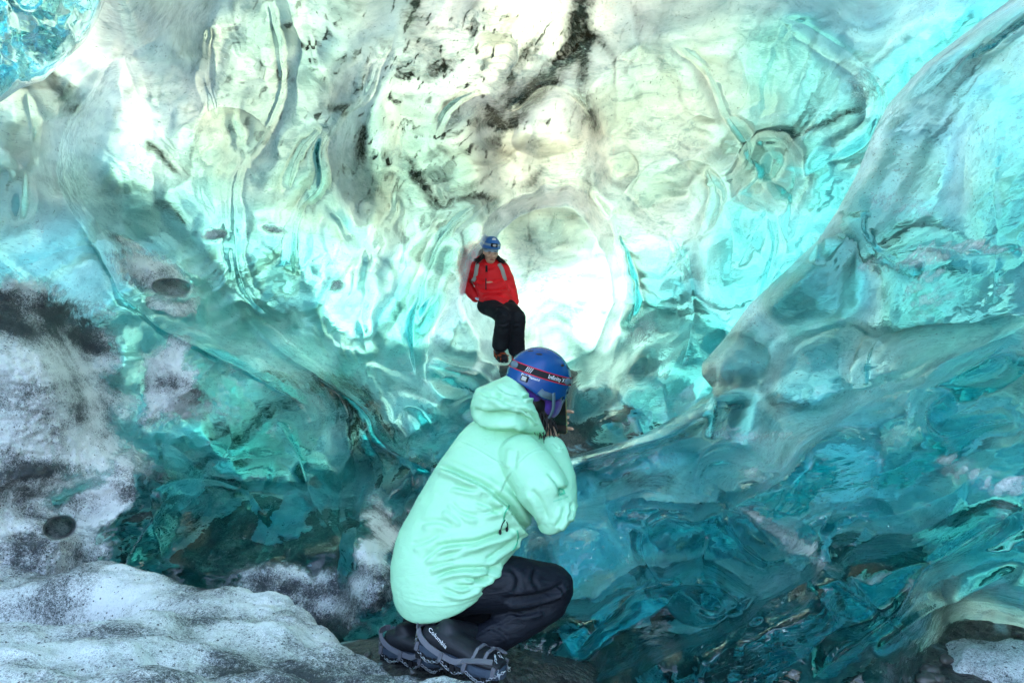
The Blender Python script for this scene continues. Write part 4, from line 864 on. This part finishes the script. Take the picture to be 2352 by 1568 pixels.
def boot(H, T, sh, parent_fn, label, lenm=.29, mats=(M_BOOT, M_SOLE, M_MIDSOLE, M_HARN), side=-1, logo=True, chain=True, k=1.0):
    """H heel, T toe (ground line of the sole), sh top of the shaft"""
    ax = (T - H); L = ax.length; ax.normalize(); up = Vector((0, 0, 1)); up = (up - ax * up.dot(ax)).normalized(); s = ax.cross(up).normalized()   # s points to the boot's right
    if s.y > 0: s2 = -s
    else: s2 = s                                         # towards the viewer
    def q(a, b, c): return H + ax * (a * L) + s2 * b * k + up * c * k
    G = ([], [])
    st = []
    for a, w_, lo, hi in [(.03, .024, .035, .09), (.12, .037, .03, .098), (.28, .041, .03, .106), (.45, .042, .03, .098), (.62, .046, .03, .088), (.78, .049, .03, .074), (.9, .043, .03, .066), (.98, .025, .034, .055)]:
        st.append((q(a, 0, (lo + hi) / 2), s2 * w_ * k, up * (hi - lo) / 2 * k))
    geo_add(G, loft_geo(st)); geo_add(G, loft_geo(tube_st([q(.25, 0, .06), q(.28, 0, .085), (q(.3, 0, .09) + sh) / 2, sh], [(.04 * k, .045 * k), (.042 * k, .044 * k), .043 * k, .043 * k])))
    B = parent_fn(fuse('boot', G, .005, 2, (mats[0],)))
    # sole with lugs
    V, Fc = [], []
    def outline(w0, c):
        pts = []
        for a, w_ in [(0, .018), (.04, .033), (.15, .038), (.35, .036), (.55, .043), (.75, .050), (.88, .046), (.97, .028), (1.0, .010)]: pts.append((a, w_ * w0))
        return [q(a, w_, c) for a, w_ in pts] + [q(a, -w_, c) for a, w_ in pts[::-1]]
    lo, mid, hi = outline(.96, .010), outline(1.06, .022), outline(1.05, .042); n = len(lo); V = [tuple(p) for p in lo + mid + hi]
    for b in (0, n):
        for j in range(n): Fc.append((b + j, b + (j + 1) % n, b + n + (j + 1) % n, b + n + j))
    Fc += [tuple(range(n))[::-1], tuple(range(2 * n, 3 * n))]
    S = simple('sole', (V, Fc), (mats[2],), None, False); own_sub(S, B)
    G = ([], [])
    for j in range(13):
        a = .03 + j * .075
        w_ = .036 if a < .4 else .046
        if a > .92: w_ = .03
        for sg in (-1, 1):
            c = q(a, sg * w_ * .62, .009); box(G, c, ax * .0085 * k, s2 * w_ * .42 * k, up * .012 * k)
    own_sub(simple('sole_lugs', G, (mats[1],), None, False), B)
    # rubber harness of the ice cleats
    G = ([], [])
    for sg in (1, -1):
        path = [(.02, .030, .088), (.08, .041, .070), (.2, .046, .052), (.36, .046, .040), (.52, .049, .036), (.66, .052, .050), (.80, .051, .062), (.93, .036, .064)]
        pts = [q(a, sg * w_, c) for a, w_, c in path]; nr = [s2 * sg * (1 - .5 * (a > .6)) + up * (.35 if a < .6 else 1.2) - ax * (.5 * (a < .05)) for a, w_, c in path]
        sp = spline([tuple(p) for p in pts], 5); sn = spline([tuple(p) for p in nr], 5); geo_add(G, ribbon([Vector(p) for p in sp], [Vector(p) for p in sn], .017 * k, .005 * k))
        for a in (.03, .36, .66, .95):                    # tabs down to the chain
            w_ = .034 if a < .1 else (.048 if a < .5 else .054 if a < .9 else .034)
            p0, p1 = q(a, sg * w_, .05), q(a - .02, sg * w_ * 1.04, .022); geo_add(G, ribbon([p0, (p0 + p1) / 2, p1], [s2 * sg] * 3, .013 * k, .006 * k))
    geo_add(G, ribbon([q(.0, -.03, .088), q(-.025, -.012, .092), q(-.025, .012, .092), q(.0, .03, .088)], [-ax] * 4, .02 * k, .005 * k))
    for a in (.72, .84): geo_add(G, ribbon([q(a, -.046, .058), q(a, -.02, .079), q(a, .02, .079), q(a, .046, .058)], [s2 * -1 + up, up, up, s2 + up], .010 * k, .005 * k))
    own_sub(simple('crampon_harness', G, (mats[3],), None, False), B)
    if chain:
        def links_(G, p0, p1, n, sag=.0):
            for i in range(n):
                t = (i + .5) / n; c = p0.lerp(p1, t) - up * sag * math.sin(math.pi * t); d = (p1 - p0).normalized(); o1 = (s2 if i % 2 else up)
                o1 = (o1 - d * o1.dot(d)).normalized(); hl = (p1 - p0).length / n * .72; ring = [c + d * hl * math.cos(t2) + o1 * .0042 * math.sin(t2) for t2 in np.linspace(0, 2 * math.pi, 9)]
                geo_add(G, loft_geo(tube_st(ring, [.0014] * 9, round_ends=False), n=5, sub=1))
        for sg in (1, -1):
            ks = [(.0, .032, .025), (.15, .040, .000), (.35, .050, .022), (.5, .044, -.004), (.66, .056, .022), (.82, .052, .0), (.95, .036, .024), (1.03, .012, .04)]; G = ([], [])
            for (a, b, c), (a2, b2, c2) in zip(ks[:-1], ks[1:]): links_(G, q(a, b * sg, c), q(a2, b2 * sg, c2), 6, .003)
            own_sub(simple('chain', G, (M_STEEL,)), B)
        for p0, p1, n in ((q(1.0, .03, .02), q(.9, .01, .075), 7), (q(1.0, -.03, .02), q(.9, -.01, .075), 7), (q(-.02, .03, .03), q(.0, .03, .08), 4)):
            G = ([], []); links_(G, p0, p1, n); own_sub(simple('chain', G, (M_STEEL,)), B)
        for a, b in [(.15, .03), (.15, -.03), (.25, 0), (.5, .035), (.5, -.035), (.62, 0), (.8, .035), (.8, -.035)]:
            c = q(a, b, .004); r = .006; V = [tuple(v) for v in (c + ax * r, c + s2 * r, c - ax * r, c - s2 * r, c - up * .017)]
            own_sub(simple('spike', (V, [(0, 1, 4), (1, 2, 4), (2, 3, 4), (3, 0, 4), (0, 3, 2, 1)]), (M_STEEL,), None, False), B)
    if logo:
        def fn(x, y): return q(.30 + x / L, .0445, .084 + y)
        g = text_geo('Columbia', .021)
        # runs down along the instep
        c0 = q(.30, .0445, .09); dr = (ax * .86 - up * .50).normalized(); dn = s2.cross(dr).normalized()
        if dn.dot(up) < 0: dn = -dn
        own_sub(simple('boot_lettering', lay(g, lambda x, y: c0 + dr * x + dn * y + s2 * .004), (M_WHITE,), None, False), B)
    return B
def own_sub(o, part):
    o.parent = part; o.matrix_parent_inverse = part.matrix_parent_inverse.inverted() if False else Matrix.Identity(4); return o
def box(G, c, a, b, d):
    o = len(G[0]); G[0].extend([tuple(c + a * x + b * y + d * z) for z in (-1, 1) for x, y in ((-1, -1), (1, -1), (1, 1), (-1, 1))])
    G[1].extend([(o, o + 3, o + 2, o + 1), (o + 4, o + 5, o + 6, o + 7)] + [(o + j, o + (j + 1) % 4, o + 4 + (j + 1) % 4, o + 4 + j) for j in range(4)])
b1 = boot(P(970, 1496, 2.22), P(1158, 1564, 2.06), P(1085, 1462, 2.27), A1, None)
b2 = boot(P(888, 1504, 2.46), P(1045, 1535, 2.32), P(962, 1455, 2.48), A1, None, logo=False)

# helmet: a shell swept round the head, its rim rising over the ears
def helmet(ctr, R, rx, ry, rz, rim, mat, fn, thick=.008, nu=72, nv=26):
    V, Fc = [], []
    for lay_ in (0, 1):
        t = thick * lay_
        for i in range(nv + 1):
            for j in range(nu):
                an = 2 * math.pi * j / nu; zr = rim(an); s_ = i / nv
                # from the crown down to the rim, following an ellipsoid and then going straight down
                ph = s_ * math.pi / 2 * 1.0; zz = math.cos(ph) * (rz - t) if s_ < 1 else 0
                hr = math.sin(ph)
                if s_ <= .8: ph = s_ / .8 * math.pi / 2; zz = math.cos(ph) * (rz - t); hr = math.sin(ph)
                else: k = (s_ - .8) / .2; zz = zr * k; hr = 1.0 + .02 * k - .12 * max(0, -zr * k) / .08 * .5
                V.append(tuple(ctr + R @ Vector((math.cos(an) * (rx - t) * hr, math.sin(an) * (ry - t) * hr, zz))))
    n1 = (nv + 1) * nu
    for i in range(nv):
        for j in range(nu):
            k = (j + 1) % nu; a = i * nu
            Fc.append((a + j, a + nu + j, a + nu + k, a + k)); Fc.append((n1 + a + j, n1 + a + k, n1 + a + nu + k, n1 + a + nu + j))
    a = nv * nu
    for j in range(nu): k = (j + 1) % nu; Fc.append((a + j, n1 + a + j, n1 + a + k, a + k))
    return fn(simple('helmet', (V, Fc), (mat,)))
def rim1(an):                                            # angle 0 = front, pi/2 = left, pi = back
    a = abs((an + math.pi) % (2 * math.pi) - math.pi)    # 0 front .. pi back
    return float(np.interp(a, [0, .6, 1.0, 1.35, 1.8, 2.2, 2.7, 3.15], [-.03, -.05, -.048, -.022, -.052, -.056, -.042, -.034]))
HEL = helmet(HC + u_ * -.005, RH, .131, .113, .119, rim1, M_BLUE, A1)
def onhel(an, z, off=.0015):                             # a point on the shell at angle an, local height z
    z0 = z; hr = math.sqrt(max(0, 1 - (max(z, 0) / .118) ** 2)); return HC + u_ * -.005 + RH @ Vector((math.cos(an) * (.130 * hr + off), math.sin(an) * (.112 * hr + off), z0))
def band_on(an0, an1, z0f, wd, off, mat, name, fn, n=60):
    V, Fc = [], []
    for i in range(n + 1):
        an = an0 + (an1 - an0) * i / n; zc = z0f(an)
        for j in range(5): V.append(tuple(onhel(an, zc + wd * (j / 4 - .5), off)))
    for i in range(n):
        for j in range(4): a = i * 5 + j; Fc.append((a, a + 5, a + 6, a + 1))
    return fn((V, Fc))
zb = lambda an: .030 + .010 * math.cos(an)
def sub_h(o): return own_sub(o, HEL)
st_ = sub_h(simple('headlamp_strap', band_on(0, 2 * math.pi, zb, .026, .003, None, '', lambda g: g), (M_STRAP,)))
G = ([], [])
for sg in (-1, 1): geo_add(G, band_on(0, 2 * math.pi, lambda an: zb(an) + sg * .0125, .003, .0045, None, '', lambda g: g))
sub_h(simple('strap_edging', G, (M_RED,)))
def on_strap(an0, z0f, off=.0052, rad=.128):
    return lambda x, y: onhel(an0 + x / rad, z0f(an0 + x / rad) + y, off)
G = ([], [])
# angles: the viewer looks from behind and to the right of the head, i.e. local angle about -150 degrees
for txt, an, size in (('Infinity X1', math.radians(-112), .021), ('\\\\\\\\', math.radians(-166), .026), ('Infinity X1', math.radians(-62), .021)):
    sub_h(simple('strap_lettering', lay(text_geo(txt if txt[0] == 'I' else '////', size), on_strap(an, zb)), (M_WHITE,), None, False))
sub_h(simple('helmet_lettering', lay(text_geo('Black Diamond', .0125), on_strap(math.radians(-160), lambda a: zb(a) - .0225, .0015)), (M_WHITE,), None, False))
G = ([], [])
c = onhel(math.radians(-168), -.012, .003); nrm = (c - HC).normalized(); box(G, c, u_ * .010, u_.cross(nrm).normalized() * .013, nrm * .005); sub_h(simple('rear_clip', G, (M_STRAP,), None, False))
G = ([], []); box(G, c + nrm * .004, u_ * .007, u_.cross(nrm).normalized() * .009, nrm * .003); sub_h(simple('clip_plate', G, (M_PACK,), None, False))
G = ([], [])
for an in (math.radians(-88), math.radians(-200)):
    c = onhel(an, zb(an) + .0, .006); nrm = (c - HC); nrm = (nrm - u_ * nrm.dot(u_)).normalized(); t = u_.cross(nrm).normalized(); sub_h(simple('strap_clip', ell(c, (.006, .021, .013), Matrix((nrm, t, u_)).transposed(), 10), (M_GREYW,)))
G = ([], [])
for an, z in ((-1.35, .078), (-.95, .078), (-1.75, .078), (-1.1, -.006), (-2.9, .085), (-3.4, .085)):
    c = onhel(an, z, .0005); nrm = (c - (HC - u_ * .02)).normalized(); t = u_.cross(nrm).normalized(); v = nrm.cross(t); sub_h(simple('vent_hole', ell(c, (.002, .013, .0055), Matrix((nrm, (t + v * .5).normalized(), (v - t * .5).normalized())).transposed(), 8), (M_STRAP,)))
# beanie and chin strap
G = ([], []); geo_add(G, ell(hd(.0, 0, -.03), (.106, .090, .085), RH)); geo_add(G, ell(hd(.02, -.084, -.078), (.050, .024, .046), RH)); geo_add(G, ell(hd(.02, .082, -.072), (.045, .02, .042), RH)); geo_add(G, ell(hd(-.06, 0, -.07), (.05, .07, .035), RH))
A1(fuse('beanie', G, .004, 4, (M_PURPLE,)))
G = ([], []); pts = [hd(-.045, -.103, -.03), hd(-.03, -.108, -.06), hd(-.012, -.106, -.09), hd(.0, -.094, -.125), hd(.02, -.06, -.165), hd(.03, 0, -.18)]
sp = [Vector(p) for p in spline([tuple(p) for p in pts], 6)]; geo_add(G, ribbon(sp, [(p - hd(0, 0, -.08)) for p in sp], .014, .003))
pts = [hd(.05, -.10, -.04), hd(.045, -.098, -.08), hd(.03, -.088, -.13)]; geo_add(G, ribbon(pts, [-r_] * 3 and [r_] * 3, .012, .003))
pts = [hd(-.10, -.055, -.028), hd(-.085, -.085, -.045), hd(-.04, -.104, -.045)]; geo_add(G, ribbon(pts, [(p - hd(0, 0, -.05)) for p in pts], .024, .004))
A1(simple('chin_strap', G, (M_GREYW,)))
G = ([], [])
geo_add(G, ell(hd(-.03, 0, -.095), (.075, .082, .065), RH)); rs = random.Random(3)
for i in range(46):
    a = rs.uniform(-2.7, -1.35); p0 = hd(math.cos(a) * .07 - .0, math.sin(a) * .085, -.10); sw = Vector((rs.uniform(-.01, .035), rs.uniform(-.02, .02), -rs.uniform(.05, .12)))
    geo_add(G, loft_geo(tube_st([p0, p0 + sw * .5 + Vector((rs.uniform(-.008, .008), 0, 0)), p0 + sw], [.0035, .0028, .0012]), n=5, sub=2))
A1(simple('hair', G, (M_HAIR,)))
# jacket zip pulls and sleeve print, laid on the cloth by casting onto the jacket
bpy.context.view_layer.update()
from mathutils.bvhtree import BVHTree
def bvh_of(o):
    M = o.matrix_world; return BVHTree.FromPolygons([M @ v.co for v in o.data.vertices], [tuple(p.vertices) for p in o.data.polygons])
JK = [o for o in ph.children if o.name.startswith('jacket')][0]
BV = BVHTree.FromPolygons([v.co.copy() for v in JK.data.vertices], [tuple(p.vertices) for p in JK.data.polygons])
CAMP = Vector((0, 0, CZ))
def onto(px, py, off=.002, bv=None):
    d = (P(px, py, 1) - CAMP).normalized(); h = (bv or BV).ray_cast(CAMP, d)
    if h[0] is None: return P(px, py, 2.3)
    return h[0] + (h[1] if h[1].dot(d) < 0 else -h[1]) * off
def print_on(geo, px, py, scale, ang, off=.0015):
    c, s = math.cos(ang), math.sin(ang)
    return [tuple(onto(px + (x * c - y * s) * scale, py - (x * s + y * c) * scale, off)) for x, y, *_ in geo[0]], geo[1]
G = ([], [])
tri = ([(-.5, -.5, 0), (.5, -.5, 0), (.5, .1, 0), (0, .6, 0), (-.5, .1, 0), (-.25, -.25, 0), (.25, -.25, 0), (.25, .05, 0), (0, .3, 0), (-.25, .05, 0)], [(0, 1, 6, 5), (1, 2, 7, 6), (2, 3, 8, 7), (3, 4, 9, 8), (4, 0, 5, 9)])
geo_add(G, print_on(tri, 1288, 1128, 17, .35)); geo_add(G, print_on(text_geo('PIONEER CAMP', 1.0), 1288, 1146, 5.2, .3))
own_sub(simple('sleeve_print', G, (M_LOGO,), None, False), JK)
G = ([], [])
for pts in ([(1157, 1193), (1152, 1205), (1147, 1218)], [(1157, 1193), (1163, 1203), (1165, 1218)]):
    pp = [onto(x, y, .006) for x, y in pts]; geo_add(G, loft_geo(tube_st(pp, [.0018, .0018, .002]), n=6)); geo_add(G, ell(pp[-1], (.005, .005, .009), None, 6))
own_sub(simple('zip_pull', G, (M_STRAP,)), JK)
G = ([], [])
for line in ([(1156, 1196), (1160, 1178), (1170, 1160)], [(1178, 1262), (1186, 1250), (1190, 1232), (1188, 1218)]):
    pp = [onto(x, y, .0005) for x, y in spline(line, 6)]; geo_add(G, loft_geo(tube_st(pp, [.0028] * len(pp)), n=6, sub=1))
own_sub(simple('zip', G, (M_LOGO,)), JK)
# phone
pt = empty('phone', PHC, 'dark glossy smartphone held up in front of the crouching person', 'phone')
def rbox(G, c, a, b, d, r, n=5):                         # rounded slab: a,b half axes, d half thickness vector
    la, lb = a.length, b.length; ea, eb = a / la, b / lb; ring = []
    for cx_, cy_, t0 in ((1, 1, 0), (-1, 1, 90), (-1, -1, 180), (1, -1, 270)):
        for i in range(n + 1): t = math.radians(t0 + 90 * i / n); ring.append(ea * (cx_ * (la - r) + r * math.cos(t)) + eb * (cy_ * (lb - r) + r * math.sin(t)))
    m = len(ring); o = len(G[0]); G[0].extend([tuple(c - d + p) for p in ring] + [tuple(c + d + p) for p in ring]); G[1].extend([(o + j, o + (j + 1) % m, o + m + (j + 1) % m, o + m + j) for j in range(m)] + [tuple(o + j for j in range(m))[::-1], tuple(o + m + j for j in range(m))])
def A2(o): return own_at(o, pt, PHC)
G = ([], []); rbox(G, PHC, pr * .037, pu * .077, pf * .0040, .009); A2(simple('frame', G, (M_GOLD,), None, False))
G = ([], []); rbox(G, PHC - pf * .0037, pr * .0355, pu * .0755, pf * .0010, .008); A2(simple('screen', G, (M_PHONE,), None, False))
G = ([], []); rbox(G, PHC + pf * .0037, pr * .0355, pu * .0755, pf * .0010, .008); A2(simple('back_cover', G, (M_PHONE,), None, False))

# ---- the climber in the red jacket, leaning on the ice at the tunnel mouth
D2 = 7.35
R2 = P(1168, 832, D2 - .1)
cl = empty('person', R2, 'person in a red jacket, blue helmet and black trousers leaning back on the ice', 'person')
def A3(o): return own_at(o, cl, R2)
def q2(px, py, dd=0.0): return P(px, py, D2 + dd)
fx = Vector((.22, -.93, -.28)).normalized(); rx_ = fx.cross(Vector((.06, 0, 1))).normalized(); ux = rx_.cross(fx).normalized(); RX = Matrix((fx, -rx_, ux)).transposed()
HC2 = q2(1127, 580, -.08)
def h2(x, y, z): return HC2 + RX @ Vector((x, y, z))
def hand2(G, wr, palm, dirv, side, r=.009):
    geo_add(G, loft_geo(tube_st([wr, (wr + palm) / 2, palm], [(.028, .02), (.038, .018), (.038, .015)]))); d = dirv.normalized(); s = d.cross(side).normalized()
    for k, l in ((-1.5, .062), (-.5, .072), (.5, .068), (1.5, .052)):
        b = palm + s * k * .019; geo_add(G, loft_geo(tube_st([b, b + d * l * .5, b + d * l - side * .01], [r, r * .92, r * .8]), n=10, sub=2))
    b = palm - s * .036 - d * .02; geo_add(G, loft_geo(tube_st([b, b - s * .022 + d * .02, b - s * .028 + d * .045], [r, r, r * .85]), n=10, sub=2))
G = ([], [])
geo_add(G, ell(h2(0, 0, 0), (.092, .072, .105), RX)); geo_add(G, ell(h2(.028, 0, -.065), (.055, .052, .05), RX)); geo_add(G, ell(h2(.096, 0, -.02), (.016, .012, .024), RX))
for s in (-1, 1): geo_add(G, ell(h2(.07, s * .035, -.03), (.025, .022, .02), RX)); geo_add(G, ell(h2(0, s * .074, -.01), (.015, .01, .028), RX))
geo_add(G, ell(h2(.082, 0, -.062), (.012, .024, .006), RX))
geo_add(G, loft_geo(tube_st([h2(-.01, 0, -.06), q2(1125, 612), q2(1122, 640, .02), q2(1140, 690, 0)], [.05, .052, (.13, .09), (.13, .10)])))
LW, RW = q2(1092, 682, .06), q2(1181, 694, -.02)
geo_add(G, loft_geo(tube_st([q2(1088, 618), q2(1070, 650, .08), LW], [.045, .04, .028]))); geo_add(G, loft_geo(tube_st([q2(1155, 618), q2(1172, 660, .05), RW], [.045, .04, .028])))
hand2(G, RW, RW + Vector((.01, -.01, -.05)), Vector((.1, 0, -1)), Vector((0, 1, 0)))
A3(fuse('body', G, .006, 2, (M_SKIN,)))
G = ([], []); hand2(G, LW, LW + Vector((.045, -.04, -.03)), Vector((1, -.3, -.45)), Vector((0, 0, 1)), .012); A3(fuse('glove', G, .005, 1, (M_GLOVE,)))
# eyes, brows and lips
G = ([], [])
for s in (-1, 1): A3(simple('eye', ell(h2(.089, s * .031, .004), (.004, .013, .003), RX, 8), (M_HAIR,))); A3(simple('eyebrow', ell(h2(.092, s * .032, .022), (.004, .018, .003), RX, 8), (M_HAIR,)))

G = ([], []); geo_add(G, ell(h2(.091, 0, -.060), (.006, .024, .006), RX, 8)); A3(simple('lips', G, (cloth('lips', (.38, .09, .08), .5),)))
G = ([], [])
st = [sil((1100, 694), (1186, 700), D2 - .02, (0, -.15, -.02)), sil((1098, 680), (1184, 694), D2 - .02, (0, -.15, -.02)), sil((1092, 660), (1172, 668), D2, (0, -.145, -.01)), sil((1084, 640), (1164, 642), D2 + .02, (0, -.14, .0)),
      sil((1076, 622), (1160, 620), D2 + .02, (0, -.13, .0)), sil((1080, 610), (1157, 608), D2 + .01, (0, -.11, 0)), sil((1100, 603), (1144, 602), D2, (0, -.08, 0)), sil((1106, 594), (1141, 595), D2, (0, -.075, 0))]
geo_add(G, loft_geo(st, 32))
geo_add(G, loft_geo(tube_st([q2(1088, 617), q2(1074, 634, .05), q2(1070, 648, .08), q2(1080, 668, .08), q2(1092, 684, .06)], [.085, .08, .072, .062, .052])))
geo_add(G, loft_geo(tube_st([q2(1152, 617), q2(1163, 636, .03), q2(1171, 657, .05), q2(1178, 678, .02), q2(1182, 694, -.02)], [.08, .075, .068, .058, .05])))
FR = [([(1092, 640), (1120, 648), (1160, 640)], 4, .014), ([(1098, 662), (1130, 668), (1170, 660)], 4, .016), ([(1104, 682), (1135, 676), (1176, 690)], 4, .014), ([(1078, 640), (1086, 655), (1092, 670)], 4, .012), ([(1118, 612), (1117, 640), (1116, 672)], 2, .006),
      ([(1084, 622), (1092, 640), (1096, 660)], 3, .010), ([(1110, 604), (1125, 612), (1140, 606)], 3, .012), ([(1158, 640), (1164, 655), (1170, 668)], 3, .012)]
JR = A3(fuse('jacket', G, .009, 2, (M_REDJ,), post=folds(FR, .008, 31, 8)))
G = ([], []); geo_add(G, ell(q2(1114, 601, .07), (.11, .07, .08))); geo_add(G, ell(q2(1140, 602, .05), (.09, .07, .06))); A3(fuse('hood', G, .01, 3, (M_REDJ,), post=folds([], .01, 33, 12)))
G = ([], []); c = q2(1117.5, 617, -.155); box(G, c, Vector((.012, 0, 0)), Vector((0, .004, 0)), Vector((0, 0, .035))); own_sub(simple('chest_zip', G, (M_BLACKT,), None, False), JR); G = ([], []); c = q2(1116, 652, -.165); box(G, c, Vector((.006, 0, 0)), Vector((0, .004, 0)), Vector((0, 0, .06)))
own_sub(simple('chest_zip', G, (M_BLACKT,), None, False), JR)
G = ([], [])
geo_add(G, loft_geo(tube_st([q2(1120, 700, 0), q2(1138, 711, -.14), q2(1156, 726, -.27)], [.115, .10, .086]))); geo_add(G, loft_geo(tube_st([q2(1157, 727, -.27), q2(1152, 760, -.2), q2(1148, 792, -.12)], [.086, .082, .086])))
geo_add(G, loft_geo(tube_st([q2(1155, 702, .02), q2(1172, 714, -.13), q2(1189, 728, -.27)], [.11, .098, .084]))); geo_add(G, loft_geo(tube_st([q2(1189, 729, -.27), q2(1188, 765, -.2), q2(1187, 802, -.1)], [.084, .08, .088])))
geo_add(G, ell(q2(1138, 700, .02), (.19, .13, .10)))
A3(fuse('trousers', G, .01, 2, (M_BLACKT,), post=folds([([(1140, 706), (1160, 712), (1175, 722)], 3, .014), ([(1135, 722), (1150, 718), (1165, 724)], 3, .012), ([(1140, 740), (1155, 745), (1168, 740)], 3, .008), ([(1180, 745), (1195, 742)], 3, .01)], .008, 35, 7)))
MB = (M_BOOT, M_SOLE, M_SOLE, M_ORANGE)
boot(q2(1142, 818, .02), q2(1159, 833, -.27), q2(1148, 800, -.1), A3, None, mats=MB, logo=False, chain=False, k=1.05)
boot(q2(1184, 826, .02), q2(1196, 840, -.28), q2(1186, 806, -.08), A3, None, mats=MB, logo=False, chain=False, k=1.05)
# helmet, headlamp, knitted cap, hair
def rim2(an): a = abs((an + math.pi) % (2 * math.pi) - math.pi); return float(np.interp(a, [0, 1.2, 1.6, 2.4, 3.15], [-.01, -.02, -.03, -.04, -.05]))
HH = h2(-.005, 0, .068)
H2 = helmet(HH, RX, .125, .098, .105, rim2, M_BLUE2, A3, nu=48, nv=18)
G = ([], [])
def oh(an, z, off): hr = math.sqrt(max(0, 1 - (max(z, 0) / .105) ** 2)); return HH + RX @ Vector((math.cos(an) * (.125 * hr + off), math.sin(an) * (.098 * hr + off), z))
V, Fc = [], []
for i in range(41):
    an = 2 * math.pi * i / 40
    for j in range(3): V.append(tuple(oh(an, .028 + .011 * (j - 1), .004)))
for i in range(40):
    for j in range(2): a = i * 3 + j; Fc.append((a, a + 3, a + 4, a + 1))
own_sub(simple('headlamp_strap', (V, Fc), (M_KNIT,)), H2)
G = ([], []); c = oh(0, .03, .018); box(G, c, ux * .018, rx_ * .033, fx * .014); hl = own_sub(simple('headlamp', G, (M_STRAP,), None, False), H2)
G = ([], []); geo_add(G, ell(c + fx * .02 - rx_ * .0, (.006, .02, .013), RX, 8)); own_sub(simple('headlamp_lens', G, (M_LENS,)), H2)
G = ([], []); geo_add(G, ell(oh(0.05, .082, .002), (.006, .022, .016), RX, 8)); own_sub(simple('helmet_badge', G, (M_WHITE,)), H2)
G = ([], []); geo_add(G, ell(h2(-.008, 0, .030), (.100, .082, .060), RX)); A3(fuse('beanie', G, .006, 2, (M_KNIT,)))
G = ([], []); rs = random.Random(9)
geo_add(G, ell(h2(-.035, 0, -.02), (.07, .085, .09), RX))
for side in (-1, 1):
    for i in range(26):
        a = h2(rs.uniform(-.03, .04), side * rs.uniform(.070, .082), rs.uniform(-.06, -.02)); e = side * rs.uniform(.04, .11)
        b = a + rx_ * -e * .4 + Vector((0, 0, -.035)); c = a + rx_ * -e + Vector((0, rs.uniform(-.02, .02), rs.uniform(-.085, -.03)))
        geo_add(G, loft_geo(tube_st([a, b, c], [.007, .006, .002]), n=5, sub=2))
A3(simple('hair', G, (M_HAIR,)))
# backpack
BP = q2(1104, 640, .30)
bp = empty('backpack', BP, 'pale grey backpack worn by the person in the red jacket', 'backpack')
def A4(o): return own_at(o, bp, BP)
G = ([], []); geo_add(G, loft_geo([(q2(1122, 690, .24), Vector((.12, 0, 0)), Vector((0, .06, 0))), (q2(1120, 660, .27), Vector((.15, 0, 0)), Vector((0, .09, 0))), (q2(1118, 620, .28), Vector((.14, 0, 0)), Vector((0, .09, 0))), (q2(1112, 592, .24), Vector((.11, 0, 0)), Vector((0, .07, 0)))], 28))
geo_add(G, ell(q2(1101, 578, .12), (.045, .05, .10))); A4(fuse('bag', G, .01, 3, (M_PACK,), post=folds([], .008, 41, 10)))
bpy.context.view_layer.update()
BV2 = BVHTree.FromPolygons([v.co.copy() for v in JR.data.vertices], [tuple(p.vertices) for p in JR.data.polygons])
for line in ([(1098, 604), (1095, 616), (1093, 630), (1089, 642), (1083, 650)], [(1146, 606), (1153, 618), (1157, 632), (1160, 644)]):
    G = ([], []); sp = [onto(x, y, .004, BV2) for x, y in spline(line, 4)]; geo_add(G, ribbon(sp, [(CAMP - p).normalized() for p in sp], .042, .008)); A4(simple('shoulder_strap', G, (M_PACK,)))
